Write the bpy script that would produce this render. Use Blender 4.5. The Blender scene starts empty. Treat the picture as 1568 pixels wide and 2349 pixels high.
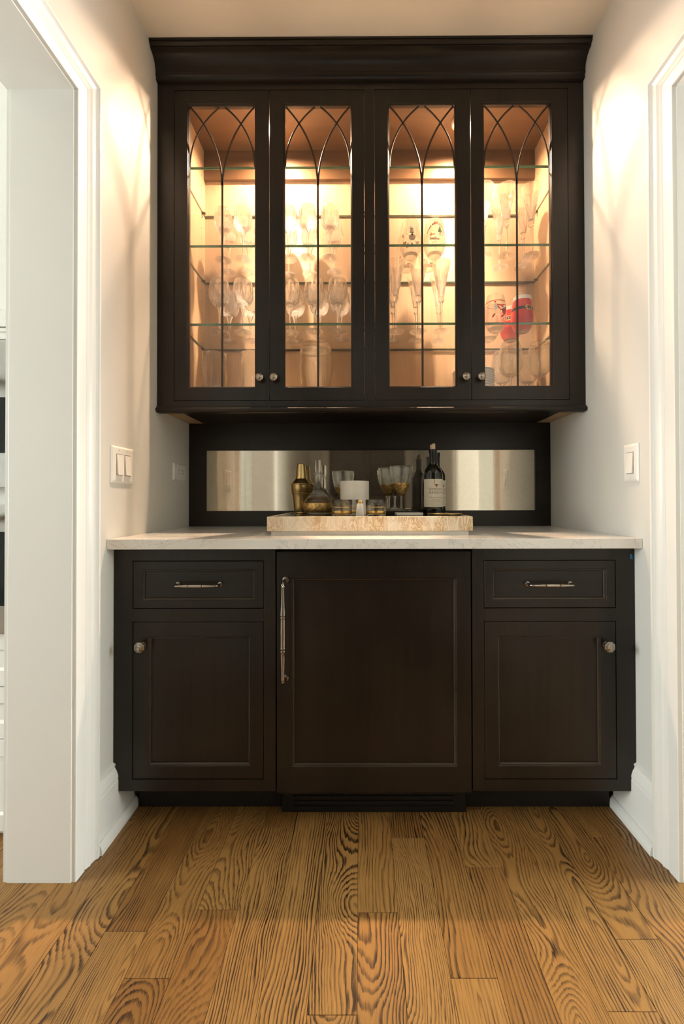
import bpy, bmesh, math, random
from mathutils import Vector, Matrix
random.seed(4)
PI = math.pi
S = bpy.context.scene
COL = S.collection

# ------------------------------------------------------------------ camera
W = 1.6535                      # width of the niche, wall to wall
CEIL = 2.76
F_PX, CX, CY = 964.8, 823.54, 1137.36
cam_d = bpy.data.cameras.new('camera')
cam_d.sensor_fit = 'HORIZONTAL'
cam_d.sensor_width = 36.0
cam_d.lens = 36.0 * F_PX / 1568.0
cam_d.shift_x = (784.0 - CX) / 1568.0
cam_d.shift_y = (CY - 1174.5) / 1568.0
cam_d.clip_start = 0.02
cam = bpy.data.objects.new('camera', cam_d)
COL.objects.link(cam)
R_ = Vector((0.99999102, 0.00342223, -0.0024999))
F_ = Vector((-0.00339986, 0.99995462, 0.00889988))
U_ = Vector((0.00253024, -0.0088913, 0.99995727))
m = Matrix((R_, U_, -F_)).transposed().to_4x4()
m.translation = Vector((0.7862, -1.9475, 1.0354))
cam.matrix_world = m
S.camera = cam

# ------------------------------------------------------------------ world, exposure, lights
S.view_settings.view_transform = 'Standard'
S.view_settings.look = 'None'
S.view_settings.exposure = 0.0
S.view_settings.gamma = 1.0
S.view_settings.use_curve_mapping = False
cy = S.cycles
cy.use_denoising = True
cy.max_bounces = 32
cy.diffuse_bounces = 4
cy.glossy_bounces = 6
cy.transmission_bounces = 32
cy.transparent_max_bounces = 40
cy.caustics_reflective = True
cy.caustics_refractive = True
cy.sample_clamp_indirect = 15.0
cy.blur_glossy = 0.6

wd = bpy.data.worlds.new('sky')
S.world = wd
wd.use_nodes = True
bg = wd.node_tree.nodes['Background']
bg.inputs[0].default_value = (0.80, 0.92, 1.0, 1)
bg.inputs[1].default_value = 1.6

PUCK_E, BEAM_E, EAST_E, WEST_E, HALL_E = 15.5, 82.0, 450.0, 195.0, 5.0

def area(name, loc, rot, sx, sy, e, col):
    d = bpy.data.lights.new(name, 'AREA')
    d.shape = 'RECTANGLE'
    d.size, d.size_y = sx, sy
    d.energy = e
    d.color = col
    o = bpy.data.objects.new(name, d)
    o.location = loc
    o.rotation_euler = rot
    COL.objects.link(o)
    return o
# daylight in the windows of the two rooms either side
area('window_daylight', (W + 3.35, -0.72, 1.45), (0, PI / 2, 0), 1.5, 1.3, EAST_E, (0.95, 1.0, 0.97))
area('window_daylight', (-3.55, -1.70, 1.45), (0, -PI / 2, 0), 1.5, 1.2, WEST_E, (0.95, 1.0, 0.97))
# unseen fill light added behind the camera to lift ceiling and fronts
hl = bpy.data.lights.new('hall_fill', 'POINT')
hl.energy = HALL_E
hl.color = (1.0, 0.93, 0.84)
hl.shadow_soft_size = 0.12
ho = bpy.data.objects.new('hall_fill', hl)
ho.location = (0.82, -2.5, 2.20)
COL.objects.link(ho)

# ------------------------------------------------------------------ materials
def rgb(r, g, b):
    f = lambda c: (c / 255 / 12.92) if c / 255 <= 0.04045 else ((c / 255 + 0.055) / 1.055) ** 2.4
    return (f(r), f(g), f(b), 1)

class NT:
    def __init__(s, name):
        s.m = bpy.data.materials.new(name)
        s.m.use_nodes = True
        s.t = s.m.node_tree
        s.t.nodes.clear()
        s.out = s.n('ShaderNodeOutputMaterial')
    def n(s, t, **kw):
        nd = s.t.nodes.new(t)
        for k, v in kw.items():
            if k.startswith('i_'):
                key = k[2:]
                nd.inputs[int(key) if key.isdigit() else key.replace('_', ' ')].default_value = v
            else:
                setattr(nd, k, v)
        return nd
    def l(s, a, b):
        s.t.links.new(a, b)
    def math(s, op, a, b=None, c=None):
        nd = s.n('ShaderNodeMath', operation=op)
        for i, v in enumerate((a, b, c)):
            if v is None: continue
            if isinstance(v, (int, float)): nd.inputs[i].default_value = v
            else: s.l(v, nd.inputs[i])
        return nd.outputs[0]
    def noise(s, vec, scale, detail=3, rough=0.55, dist=0.0):
        nd = s.n('ShaderNodeTexNoise')
        nd.inputs['Scale'].default_value = scale
        nd.inputs['Detail'].default_value = detail
        nd.inputs['Roughness'].default_value = rough
        nd.inputs['Distortion'].default_value = dist
        if vec is not None: s.l(vec, nd.inputs['Vector'])
        return nd.outputs[0]
    def mapping(s, vec, scale=(1, 1, 1), loc=(0, 0, 0)):
        nd = s.n('ShaderNodeMapping')
        nd.inputs['Scale'].default_value = scale
        nd.inputs['Location'].default_value = loc
        s.l(vec, nd.inputs['Vector'])
        return nd.outputs[0]
    def ramp(s, fac, stops):
        nd = s.n('ShaderNodeValToRGB')
        e = nd.color_ramp.elements
        while len(e) < len(stops): e.new(0.5)
        for el, (p, c) in zip(e, stops):
            el.position = p
            el.color = c
        s.l(fac, nd.inputs[0])
        return nd.outputs[0]
    def obj(s):
        return s.n('ShaderNodeTexCoord').outputs['Object']
    def bump(s, h, strength=0.2, dist=0.002):
        nd = s.n('ShaderNodeBump')
        nd.inputs['Strength'].default_value = strength
        nd.inputs['Distance'].default_value = dist
        s.l(h, nd.inputs['Height'])
        return nd.outputs[0]
    def bsdf(s, col, rough=0.5, metal=0.0, spec=0.5, normal=None, emit=None, es=0.0, coat=0.0):
        p = s.n('ShaderNodeBsdfPrincipled')
        if isinstance(col, tuple): p.inputs['Base Color'].default_value = col
        else: s.l(col, p.inputs['Base Color'])
        if isinstance(rough, (int, float)): p.inputs['Roughness'].default_value = rough
        else: s.l(rough, p.inputs['Roughness'])
        p.inputs['Metallic'].default_value = metal
        p.inputs['Specular IOR Level'].default_value = spec
        p.inputs['Coat Weight'].default_value = coat
        p.inputs['Coat Roughness'].default_value = 0.15
        if normal is not None: s.l(normal, p.inputs['Normal'])
        if emit:
            p.inputs['Emission Color'].default_value = emit
            p.inputs['Emission Strength'].default_value = es
        s.l(p.outputs[0], s.out.inputs[0])
        return p

def plain(name, col, rough=0.5, metal=0.0, spec=0.5, var=0.06, scale=30, coat=0.0):
    """colour with a faint mottling so nothing is dead flat"""
    t = NT(name)
    f = t.noise(t.obj(), scale, 4)
    a = tuple(c * (1 - var) for c in col[:3]) + (1,)
    b = tuple(min(1, c * (1 + var)) for c in col[:3]) + (1,)
    t.bsdf(t.ramp(f, [(0.3, a), (0.7, b)]), rough, metal, spec, coat=coat)
    return t.m

M = {}
def paint(name, col, rough):
    t = NT(name)
    o = t.obj()
    f = t.noise(o, 1.3, 2)
    a = tuple(c * 0.97 for c in col[:3]) + (1,)
    n = t.bump(t.noise(o, 420, 2), 0.05, 0.001)
    t.bsdf(t.ramp(f, [(0.3, a), (0.7, col)]), rough, 0, 0.35, n)
    return t.m
M['wall'] = paint('wall_paint', (0.665, 0.665, 0.63, 1), 0.55)
M['ceiling'] = paint('ceiling_paint', (0.84, 0.79, 0.70, 1), 0.7)
M['trim'] = paint('trim_paint', (0.80, 0.80, 0.77, 1), 0.32)
M['plastic'] = plain('white_plastic', (0.80, 0.79, 0.75, 1), 0.35, var=0.02)
M['slot'] = plain('dark_slot', (0.03, 0.03, 0.03, 1), 0.6)

def dark_wood(name, base, hi, axis=2, rough=0.36):
    t = NT(name)
    o = t.obj()
    sc = [38, 38, 38]
    sc[axis] = 2.2
    f1 = t.noise(t.mapping(o, tuple(sc)), 1.0, 5, 0.6, 0.5)
    f2 = t.noise(o, 3.2, 3, 0.5)
    mix = t.math('ADD', t.math('MULTIPLY', f1, 0.45), t.math('MULTIPLY', f2, 0.55))
    c = t.ramp(mix, [(0.36, base), (0.66, hi)])
    sc2 = [260, 260, 260]
    sc2[axis] = 9
    n = t.bump(t.noise(t.mapping(o, tuple(sc2)), 1.0, 3), 0.10, 0.0006)
    r = t.math('ADD', t.math('MULTIPLY', f2, 0.16), rough - 0.08)
    t.bsdf(c, r, 0, 0.36, n)
    return t.m
B0, B1 = (0.0068, 0.0054, 0.0042, 1), (0.0205, 0.0132, 0.0086, 1)
M['espresso'] = dark_wood('espresso_wood_upright', B0, B1, 2)
M['espresso_h'] = dark_wood('espresso_wood_level', B0, B1, 0)
M['edge_highlight'] = dark_wood('highlight_edge_wood', (0.026, 0.019, 0.013, 1), (0.058, 0.040, 0.026, 1), 0, 0.30)
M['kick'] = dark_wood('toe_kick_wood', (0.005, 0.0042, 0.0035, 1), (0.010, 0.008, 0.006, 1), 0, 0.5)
M['inner_dark'] = dark_wood('stained_inner_wood', (0.085, 0.045, 0.02, 1), (0.15, 0.08, 0.035, 1), 0, 0.4)

def veneer(name, a, b, rough=0.45):
    t = NT(name)
    o = t.obj()
    f1 = t.noise(t.mapping(o, (420, 420, 5)), 1.0, 4, 0.6)
    f2 = t.noise(t.mapping(o, (14, 14, 1.5)), 1.0, 3, 0.5)
    mix = t.math('ADD', t.math('MULTIPLY', f1, 0.6), t.math('MULTIPLY', f2, 0.4))
    t.bsdf(t.ramp(mix, [(0.3, a), (0.7, b)]), rough, 0, 0.3)
    return t.m
M['maple'] = veneer('maple_veneer', (0.40, 0.275, 0.175, 1), (0.53, 0.385, 0.255, 1))
M['side_veneer'] = veneer('side_veneer', (0.36, 0.245, 0.148, 1), (0.46, 0.33, 0.205, 1))

# oak boards: growth rings cut along the length give straight grain on some, cathedrals on others
t = NT('oak_plank')
o = t.obj()
rnd = t.n('ShaderNodeObjectInfo').outputs['Random']
r2 = t.math('FRACT', t.math('MULTIPLY', rnd, 17.31))
r3 = t.math('FRACT', t.math('MULTIPLY', rnd, 71.77))
r4 = t.math('FRACT', t.math('MULTIPLY', rnd, 139.13))
sep = t.n('ShaderNodeSeparateXYZ'); t.l(o, sep.inputs[0])
off = t.n('ShaderNodeCombineXYZ')
t.l(t.math('MULTIPLY', rnd, 57.0), off.inputs[0]); t.l(t.math('MULTIPLY', r2, 91.0), off.inputs[1]); t.l(t.math('MULTIPLY', r3, 33.0), off.inputs[2])
add = t.n('ShaderNodeVectorMath', operation='ADD'); t.l(o, add.inputs[0]); t.l(off.outputs[0], add.inputs[1])
vo = add.outputs[0]
low = t.noise(t.mapping(vo, (2.0, 1.9, 1)), 1.0, 2, 0.5)                 # slow wander along the board
mid = t.noise(t.mapping(vo, (22, 3.2, 1)), 1.0, 3, 0.55)
fine = t.noise(t.mapping(vo, (150, 14, 1)), 1.0, 3, 0.65)
u0 = t.math('SUBTRACT', sep.outputs[0], t.math('MULTIPLY', t.math('SUBTRACT', r2, 0.5), 0.20))
u = t.math('ADD', u0, t.math('MULTIPLY', t.math('SUBTRACT', mid, 0.5), 0.030))
h = t.math('ADD', t.math('MULTIPLY', t.math('SUBTRACT', low, 0.5), 0.30), t.math('MULTIPLY', sep.outputs[1], t.math('MULTIPLY', t.math('SUBTRACT', r3, 0.5), 0.16)))
h = t.math('ADD', h, t.math('MULTIPLY', r4, 0.05))
rr = t.math('SQRT', t.math('ADD', t.math('MULTIPLY', u, u), t.math('MULTIPLY', h, h)))
rr = t.math('ADD', rr, t.math('MULTIPLY', t.math('SUBTRACT', fine, 0.5), 0.0042))
freq = t.math('ADD', 105.0, t.math('MULTIPLY', r4, 95.0))
ph = t.math('FRACT', t.math('MULTIPLY', rr, freq))
ringc = t.ramp(ph, [(0.0, (0.02, 0.02, 0.02, 1)), (0.44, (0.08, 0.08, 0.08, 1)), (0.68, (0.75, 0.75, 0.75, 1)), (0.88, (1, 1, 1, 1)), (0.97, (0.4, 0.4, 0.4, 1)), (1.0, (0.02, 0.02, 0.02, 1))])
pores = t.noise(t.mapping(vo, (520, 16, 1)), 1.0, 3, 0.7)
porem = t.ramp(pores, [(0.44, (0, 0, 0, 1)), (0.60, (1, 1, 1, 1))])
broad = t.noise(t.mapping(vo, (22, 2.4, 1)), 1.0, 3, 0.6)
bro = t.ramp(broad, [(0.30, (0.12, 0.12, 0.12, 1)), (0.68, (1, 1, 1, 1))])
darkf = t.math('ADD', t.math('MULTIPLY', ringc, t.math('MULTIPLY', bro, t.math('ADD', 0.66, t.math('MULTIPLY', t.math('FRACT', t.math('MULTIPLY', rnd, 211.7)), 0.50)))), t.math('MULTIPLY', porem, t.math('ADD', 0.16, t.math('MULTIPLY', ringc, 0.30))))
base = t.ramp(r3, [(0.0, (0.285, 0.142, 0.040, 1)), (0.5, (0.325, 0.170, 0.052, 1)), (0.85, (0.275, 0.134, 0.038, 1)), (1.0, (0.225, 0.104, 0.029, 1))])
mx = t.n('ShaderNodeMix', data_type='RGBA')
t.l(darkf, mx.inputs[0]); t.l(base, mx.inputs[6]); mx.inputs[7].default_value = (0.022, 0.009, 0.003, 1)
mx.clamp_factor = True
rough = t.math('ADD', 0.32, t.math('MULTIPLY', darkf, 0.14))
t.bsdf(mx.outputs[2], rough, 0, 0.4, t.bump(darkf, 0.10, 0.0006))
M['oak'] = t.m
M['subfloor'] = plain('subfloor_wood', (0.02, 0.01, 0.005, 1), 0.8)

# quartz
t = NT('white_quartz')
o = t.obj()
w = t.noise(o, 7, 6, 0.7, 1.2)
v = t.math('ABSOLUTE', t.math('SUBTRACT', w, 0.5))
vein = t.ramp(v, [(0.0, (0.50, 0.48, 0.46, 1)), (0.006, (0.74, 0.72, 0.69, 1)), (0.02, (0.80, 0.785, 0.75, 1))])
sp = t.noise(o, 55, 3, 0.7)
spots = t.ramp(sp, [(0.70, (1, 1, 1, 1)), (0.78, (0.72, 0.70, 0.68, 1))])
mx = t.n('ShaderNodeMix', data_type='RGBA', blend_type='MULTIPLY'); mx.inputs[0].default_value = 1
t.l(vein, mx.inputs[6]); t.l(spots, mx.inputs[7])
t.bsdf(mx.outputs[2], 0.16, 0, 0.5)
M['quartz'] = t.m

# aged mirror
t = NT('aged_mirror')
o = t.obj()
f = t.noise(o, 42, 6, 0.75, 1.4)
f2 = t.noise(o, 150, 5, 0.8)
mixf = t.math('ADD', t.math('MULTIPLY', f, 0.6), t.math('MULTIPLY', f2, 0.4))
p = t.bsdf(t.ramp(mixf, [(0.37, (0.46, 0.40, 0.32, 1)), (0.63, (0.66, 0.60, 0.50, 1))]), t.math('ADD', 0.02, t.math('MULTIPLY', mixf, 0.05)), 1.0)
df = t.n('ShaderNodeBsdfDiffuse'); df.inputs[0].default_value = (0.50, 0.43, 0.33, 1)
ms = t.n('ShaderNodeMixShader')
t.l(t.ramp(mixf, [(0.37, (0.10, 0.10, 0.10, 1)), (0.65, (0.30, 0.30, 0.30, 1))]), ms.inputs[0])
t.l(p.outputs[0], ms.inputs[1]); t.l(df.outputs[0], ms.inputs[2]); t.l(ms.outputs[0], t.out.inputs[0])
M['mirror'] = t.m

def pane_mat(name, tint, refl=0.04, rough=0.0):
    """thin clear sheet: straight-through light plus a surface reflection growing at grazing angles"""
    t = NT(name)
    tr = t.n('ShaderNodeBsdfTransparent'); tr.inputs[0].default_value = tint
    gl = t.n('ShaderNodeBsdfGlossy'); gl.inputs['Roughness'].default_value = rough
    lw = t.n('ShaderNodeLayerWeight'); lw.inputs[0].default_value = 0.5
    f5 = t.math('POWER', lw.outputs['Facing'], 5.0)
    ms = t.n('ShaderNodeMixShader')
    t.l(t.math('ADD', refl, t.math('MULTIPLY', f5, 0.55)), ms.inputs[0])
    t.l(tr.outputs[0], ms.inputs[1]); t.l(gl.outputs[0], ms.inputs[2]); t.l(ms.outputs[0], t.out.inputs[0])
    return t.m
M['pane'] = pane_mat('clear_pane', (0.985, 0.985, 0.98, 1), 0.034, 0.01)
M['shelf_glass'] = pane_mat('shelf_glass', (0.985, 0.992, 0.986, 1), 0.03, 0.02)
t = NT('shelf_edge_glass')
o = t.obj()
f = t.noise(t.mapping(o, (6, 1, 260)), 1.0, 3)
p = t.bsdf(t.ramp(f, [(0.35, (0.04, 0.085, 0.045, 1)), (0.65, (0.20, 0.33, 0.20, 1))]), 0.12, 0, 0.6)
tr = t.n('ShaderNodeBsdfTransparent'); tr.inputs[0].default_value = (0.45, 0.72, 0.48, 1)
ms = t.n('ShaderNodeMixShader'); ms.inputs[0].default_value = 0.7
t.l(tr.outputs[0], ms.inputs[1]); t.l(p.outputs[0], ms.inputs[2]); t.l(ms.outputs[0], t.out.inputs[0])
M['shelf_edge'] = t.m
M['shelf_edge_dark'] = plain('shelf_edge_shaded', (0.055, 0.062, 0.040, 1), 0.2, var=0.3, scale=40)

def glass_mat(name, tint, ior=1.45, through=0.45, white=0.0, rough=0.0):
    """blown glass: refraction and reflection, with part of the light passing straight on"""
    t = NT(name)
    g = t.n('ShaderNodeBsdfGlass'); g.inputs['Color'].default_value = tint
    g.inputs['Roughness'].default_value = rough; g.inputs['IOR'].default_value = ior
    tr = t.n('ShaderNodeBsdfTransparent'); tr.inputs[0].default_value = tint
    ms = t.n('ShaderNodeMixShader'); ms.inputs[0].default_value = 1 - through
    t.l(tr.outputs[0], ms.inputs[1]); t.l(g.outputs[0], ms.inputs[2])
    last = ms.outputs[0]
    if white > 0:  # white share paints in the sparkle of light in cut crystal
        d = t.n('ShaderNodeBsdfDiffuse'); d.inputs[0].default_value = (0.95, 0.95, 0.95, 1)
        tl = t.n('ShaderNodeBsdfTranslucent'); tl.inputs[0].default_value = (0.95, 0.95, 0.95, 1)
        a = t.n('ShaderNodeMixShader'); a.inputs[0].default_value = 0.5
        t.l(d.outputs[0], a.inputs[1]); t.l(tl.outputs[0], a.inputs[2])
        m2 = t.n('ShaderNodeMixShader'); m2.inputs[0].default_value = white
        t.l(last, m2.inputs[1]); t.l(a.outputs[0], m2.inputs[2])
        last = m2.outputs[0]
    t.l(last, t.out.inputs[0])
    return t.m
M['crystal'] = glass_mat('cut_crystal', (0.99, 0.99, 0.985, 1), 1.5, 0.28, 0.02, 0.0)
M['crystal_cut'] = glass_mat('cut_crystal_facets', (0.99, 0.99, 0.985, 1), 1.55, 0.22, 0.10, 0.0)
M['clear'] = glass_mat('clear_glass', (0.975, 0.98, 0.975, 1), 1.45, 0.22, 0.0, 0.0)
M['knob'] = plain('antique_nickel', (0.34, 0.30, 0.255, 1), 0.26, 1.0, var=0.12, scale=60)
M['came'] = plain('lead_came', (0.060, 0.043, 0.032, 1), 0.5, 0.5, var=0.15, scale=80)
M['brass'] = plain('brushed_brass', (0.62, 0.46, 0.21, 1), 0.30, 1.0, var=0.1, scale=50)
M['gold'] = plain('gold_band', (0.72, 0.47, 0.16, 1), 0.28, 1.0, var=0.15, scale=90)
M['steel'] = plain('brushed_steel', (0.55, 0.55, 0.53, 1), 0.3, 1.0, var=0.06)
M['black_glass'] = plain('black_oven_glass', (0.02, 0.025, 0.025, 1), 0.06, 0, 0.6)
M['kitchen_white'] = plain('white_lacquer', (0.80, 0.80, 0.77, 1), 0.35, var=0.02)
M['shadow_gap'] = plain('joint_dark', (0.05, 0.05, 0.045, 1), 0.8)
M['pin'] = plain('shelf_pin_metal', (0.10, 0.085, 0.07, 1), 0.4, 0.8)
M['door_brown'] = dark_wood('added_door_wood', (0.020, 0.010, 0.006, 1), (0.045, 0.022, 0.012, 1), 2, 0.35)
M['bottle'] = plain('bottle_glass', (0.010, 0.011, 0.006, 1), 0.06, 0, 0.6, var=0.3, scale=12)
M['foil'] = plain('black_foil', (0.008, 0.008, 0.010, 1), 0.28, 0.2, var=0.2)
M['paper'] = plain('label_paper', (0.72, 0.66, 0.54, 1), 0.7, var=0.05, scale=60)
M['ink'] = plain('label_ink', (0.10, 0.085, 0.075, 1), 0.6)
M['ink_soft'] = plain('label_ink_soft', (0.30, 0.255, 0.20, 1), 0.6)
M['crest_red'] = plain('label_red_ink', (0.25, 0.07, 0.05, 1), 0.6)
M['cork'] = plain('cork', (0.66, 0.49, 0.32, 1), 0.85, var=0.2, scale=160)
M['ceramic'] = plain('white_stone', (0.80, 0.76, 0.69, 1), 0.3, var=0.05, scale=22, coat=0.3)
M['marble'] = plain('white_marble', (0.78, 0.74, 0.68, 1), 0.3, var=0.05, scale=35)
M['block'] = plain('black_lacquer', (0.018, 0.015, 0.012, 1), 0.18, 0, 0.5)
M['plate'] = plain('white_porcelain', (0.72, 0.70, 0.66, 1), 0.2, var=0.03)
M['bulb'] = NT('lamp_lens').m
tt = M['bulb'].node_tree
em = tt.nodes.new('ShaderNodeEmission'); em.inputs[0].default_value = (1.0, 0.72, 0.42, 1); em.inputs[1].default_value = 14
tt.links.new(em.outputs[0], tt.nodes[0].inputs[0])
M['puck_ring'] = plain('puck_housing', (0.60, 0.55, 0.48, 1), 0.4)
M['blue_tape'] = plain('blue_tape', (0.02, 0.17, 0.36, 1), 0.7)
M['red_paint'] = plain('red_paint', (0.62, 0.030, 0.028, 1), 0.3, var=0.1)
M['red_dark'] = plain('deep_red_paint', (0.36, 0.035, 0.015, 1), 0.35)
M['orange_paint'] = plain('orange_paint', (0.80, 0.25, 0.035, 1), 0.4)
M['green_paint'] = plain('green_paint', (0.035, 0.11, 0.03, 1), 0.4)
M['black_paint'] = plain('black_paint', (0.02, 0.02, 0.018, 1), 0.4)
M['white_paint'] = plain('white_paint', (0.86, 0.83, 0.79, 1), 0.4)
M['tan_paint'] = plain('tan_paint', (0.45, 0.34, 0.23, 1), 0.5)
M['grey_paint'] = plain('grey_blue_paint', (0.20, 0.24, 0.25, 1), 0.5)

# gold leaf glass (goblet cups, decanter belly)
t = NT('gold_leaf')
o = t.obj()
vz = t.n('ShaderNodeTexVoronoi'); vz.inputs['Scale'].default_value = 95; t.l(o, vz.inputs['Vector'])
t.bsdf(t.ramp(t.noise(o, 90, 4, 0.7), [(0.3, (0.48, 0.29, 0.09, 1)), (0.7, (0.92, 0.62, 0.24, 1))]), 0.34, 0.8, 0.5, t.bump(vz.outputs[0], 0.5, 0.003))
M['gold_leaf'] = t.m

# tray stone with tan veining that runs into drips
t = NT('veined_travertine')
o = t.obj()
a = t.noise(t.mapping(o, (55, 55, 20)), 1.0, 5, 0.7, 1.6)
b = t.noise(t.mapping(o, (16, 16, 6)), 1.0, 3, 0.5)
v = t.math('ABSOLUTE', t.math('SUBTRACT', a, 0.5))
msk = t.math('MULTIPLY', t.ramp(v, [(0.0, (1, 1, 1, 1)), (0.07, (0, 0, 0, 1))]), t.ramp(b, [(0.38, (0.25, 0.25, 0.25, 1)), (0.6, (1, 1, 1, 1))]))
mx = t.n('ShaderNodeMix', data_type='RGBA'); t.l(msk, mx.inputs[0])
t.l(t.ramp(b, [(0.3, (0.82, 0.76, 0.64, 1)), (0.7, (0.78, 0.64, 0.45, 1))]), mx.inputs[6]); mx.inputs[7].default_value = (0.46, 0.26, 0.10, 1)
t.bsdf(mx.outputs[2], 0.45, 0, 0.4)
M['tray'] = t.m

# ------------------------------------------------------------------ mesh helpers
ORG = {}
class MB:
    def __init__(s):
        s.bm = bmesh.new()
    def box(s, x0, x1, y0, y1, z0, z1, bev=0.0):
        r = bmesh.ops.create_cube(s.bm, size=1.0)
        vs = r['verts']
        for v in vs:
            v.co = Vector((x0 + (v.co.x + .5) * (x1 - x0), y0 + (v.co.y + .5) * (y1 - y0), z0 + (v.co.z + .5) * (z1 - z0)))
        if bev > 0:
            es = list({e for v in vs for e in v.link_edges})
            bmesh.ops.bevel(s.bm, geom=es, offset=bev, segments=2, affect='EDGES', profile=0.6)
        return s
    def face(s, pts):
        s.bm.faces.new([s.bm.verts.new(p) for p in pts])
        return s
    def prism_y(s, poly, y0, y1):
        """poly in (x, z), counter-clockwise seen from -y"""
        a = [s.bm.verts.new((x, y0, z)) for x, z in poly]
        b = [s.bm.verts.new((x, y1, z)) for x, z in poly]
        s.bm.faces.new(a); s.bm.faces.new(b[::-1])
        n = len(poly)
        for i in range(n):
            s.bm.faces.new((a[i], b[i], b[(i + 1) % n], a[(i + 1) % n]))
        return s
    def prism_x(s, poly, x0, x1):
        """poly in (y, z)"""
        a = [s.bm.verts.new((x0, y, z)) for y, z in poly]
        b = [s.bm.verts.new((x1, y, z)) for y, z in poly]
        s.bm.faces.new(a); s.bm.faces.new(b[::-1])
        n = len(poly)
        for i in range(n):
            s.bm.faces.new((a[i], b[i], b[(i + 1) % n], a[(i + 1) % n]))
        return s
    def rings(s, rects, cap_first=False, cap_last=False):
        """rectangles (x0,x1,z0,z1,y) joined one to the next"""
        prev = first = None
        for (x0, x1, z0, z1, y) in rects:
            cur = [s.bm.verts.new(p) for p in ((x0, y, z0), (x1, y, z0), (x1, y, z1), (x0, y, z1))]
            if prev:
                for i in range(4):
                    s.bm.faces.new((prev[i], prev[(i + 1) % 4], cur[(i + 1) % 4], cur[i]))
            else: first = cur
            prev = cur
        if cap_first: s.bm.faces.new(first[::-1])
        if cap_last: s.bm.faces.new(prev)
        return s
    def lathe(s, prof, seg=32, mod=None, c=(0, 0, 0), axis='z', cap0=False, cap1=False):
        """prof: (r, z); mod(theta, i) returns the radius change"""
        rows = []
        for i, (r, z) in enumerate(prof):
            row = []
            for k in range(seg):
                th = 2 * PI * k / seg
                rr = max(0.00005, r + (mod(th, i) if mod else 0))
                p = (rr * math.cos(th), rr * math.sin(th), z)
                if axis == 'y': p = (p[0], -p[2], p[1])
                row.append(s.bm.verts.new((p[0] + c[0], p[1] + c[1], p[2] + c[2])))
            rows.append(row)
        for a, b in zip(rows, rows[1:]):
            for k in range(seg):
                s.bm.faces.new((a[k], a[(k + 1) % seg], b[(k + 1) % seg], b[k]))
        if cap0: s.bm.faces.new(rows[0][::-1])
        if cap1: s.bm.faces.new(rows[-1])
        return s
    def tube(s, pts, rad, seg=10, cap=True):
        n = len(pts)
        pts = [Vector(p) for p in pts]
        rows = []
        for i, p in enumerate(pts):
            d = (pts[min(i + 1, n - 1)] - pts[max(i - 1, 0)]).normalized()
            up = Vector((0, 0, 1)) if abs(d.z) < 0.9 else Vector((1, 0, 0))
            a = d.cross(up).normalized(); b = a.cross(d)
            r = rad[i] if isinstance(rad, (list, tuple)) else rad
            rows.append([s.bm.verts.new(p + r * (math.cos(2 * PI * k / seg) * a + math.sin(2 * PI * k / seg) * b)) for k in range(seg)])
        for a, b in zip(rows, rows[1:]):
            for k in range(seg):
                s.bm.faces.new((a[k], a[(k + 1) % seg], b[(k + 1) % seg], b[k]))
        if cap:
            s.bm.faces.new(rows[0][::-1]); s.bm.faces.new(rows[-1])
        return s
    def build(s, name, mat, parent=None, smooth=False, sharp=None, origin=None):
        og = ORG[parent.name] if parent else Vector(origin or (0, 0, 0))
        if mat in ('clear', 'crystal', 'crystal_cut'):
            bmesh.ops.remove_doubles(s.bm, verts=s.bm.verts[:], dist=2e-6)      # inner and outer skin join at the rim
        bmesh.ops.recalc_face_normals(s.bm, faces=s.bm.faces[:])
        me = bpy.data.meshes.new(name)
        for v in s.bm.verts: v.co -= og
        s.bm.to_mesh(me); s.bm.free()
        me.materials.append(M[mat] if isinstance(mat, str) else mat)
        if smooth:
            me.polygons.foreach_set('use_smooth', [True] * len(me.polygons))
            if sharp: me.set_sharp_from_angle(angle=math.radians(sharp))
        ob = bpy.data.objects.new(name, me)
        COL.objects.link(ob)
        if parent: ob.parent = parent
        else: ob.location = og
        ORG[ob.name] = og
        return ob

def tag(o, label, cat, group=None):
    o['label'] = label
    o['category'] = cat
    if group: o['group'] = group
    return o
def thing(name, label, cat, loc, group=None):
    o = bpy.data.objects.new(name, None)
    o.empty_display_size = 0.05
    COL.objects.link(o)
    o.location = loc
    ORG[o.name] = Vector(loc)
    return tag(o, label, cat, group)
def struct(o):
    o['kind'] = 'structure'
    return o
def dup(root, loc, label, rotz=0.0, group=None):
    r = root.copy(); COL.objects.link(r)
    r.location = loc; r.rotation_euler = (0, 0, rotz)
    r['label'] = label
    if group: r['group'] = group
    ORG[r.name] = Vector(loc)
    for ch in list(root.children):
        c = ch.copy(); COL.objects.link(c); c.parent = r
        ORG[c.name] = Vector(loc)
        for g in ch.children:
            d = g.copy(); COL.objects.link(d); d.parent = c
    return r

# ------------------------------------------------------------------ the room shell
OY0, OY1, OH = -0.798, -1.850, 2.172        # cased openings in both side walls
WT = 0.1747                                  # wall thickness
XW, XE, YR = -3.4, W + 3.2, -4.6             # outer walls of the rooms either side, end of the hall
def side_wall(name, x0, x1):
    b = MB()
    b.box(x0, x1, OY0, 0.0, 0, CEIL)
    b.box(x0, x1, YR, OY1, 0, CEIL)
    b.box(x0, x1, OY1, OY0, OH, CEIL)
    return struct(b.build(name, 'wall'))
side_wall('wall_left', -WT, 0.0)
side_wall('wall_right', W, W + WT)
struct(MB().box(XW - .15, XE + .15, 0.0, 0.15, 0, CEIL).build('wall_back', 'wall'))
struct(MB().box(XW - .15, XE + .15, YR - .15, YR, 0, CEIL).build('wall_rear', 'wall'))
struct(MB().box(XW - .15, XE + .15, YR - .15, 0.15, CEIL, CEIL + .12).build('ceiling', 'ceiling'))
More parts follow.
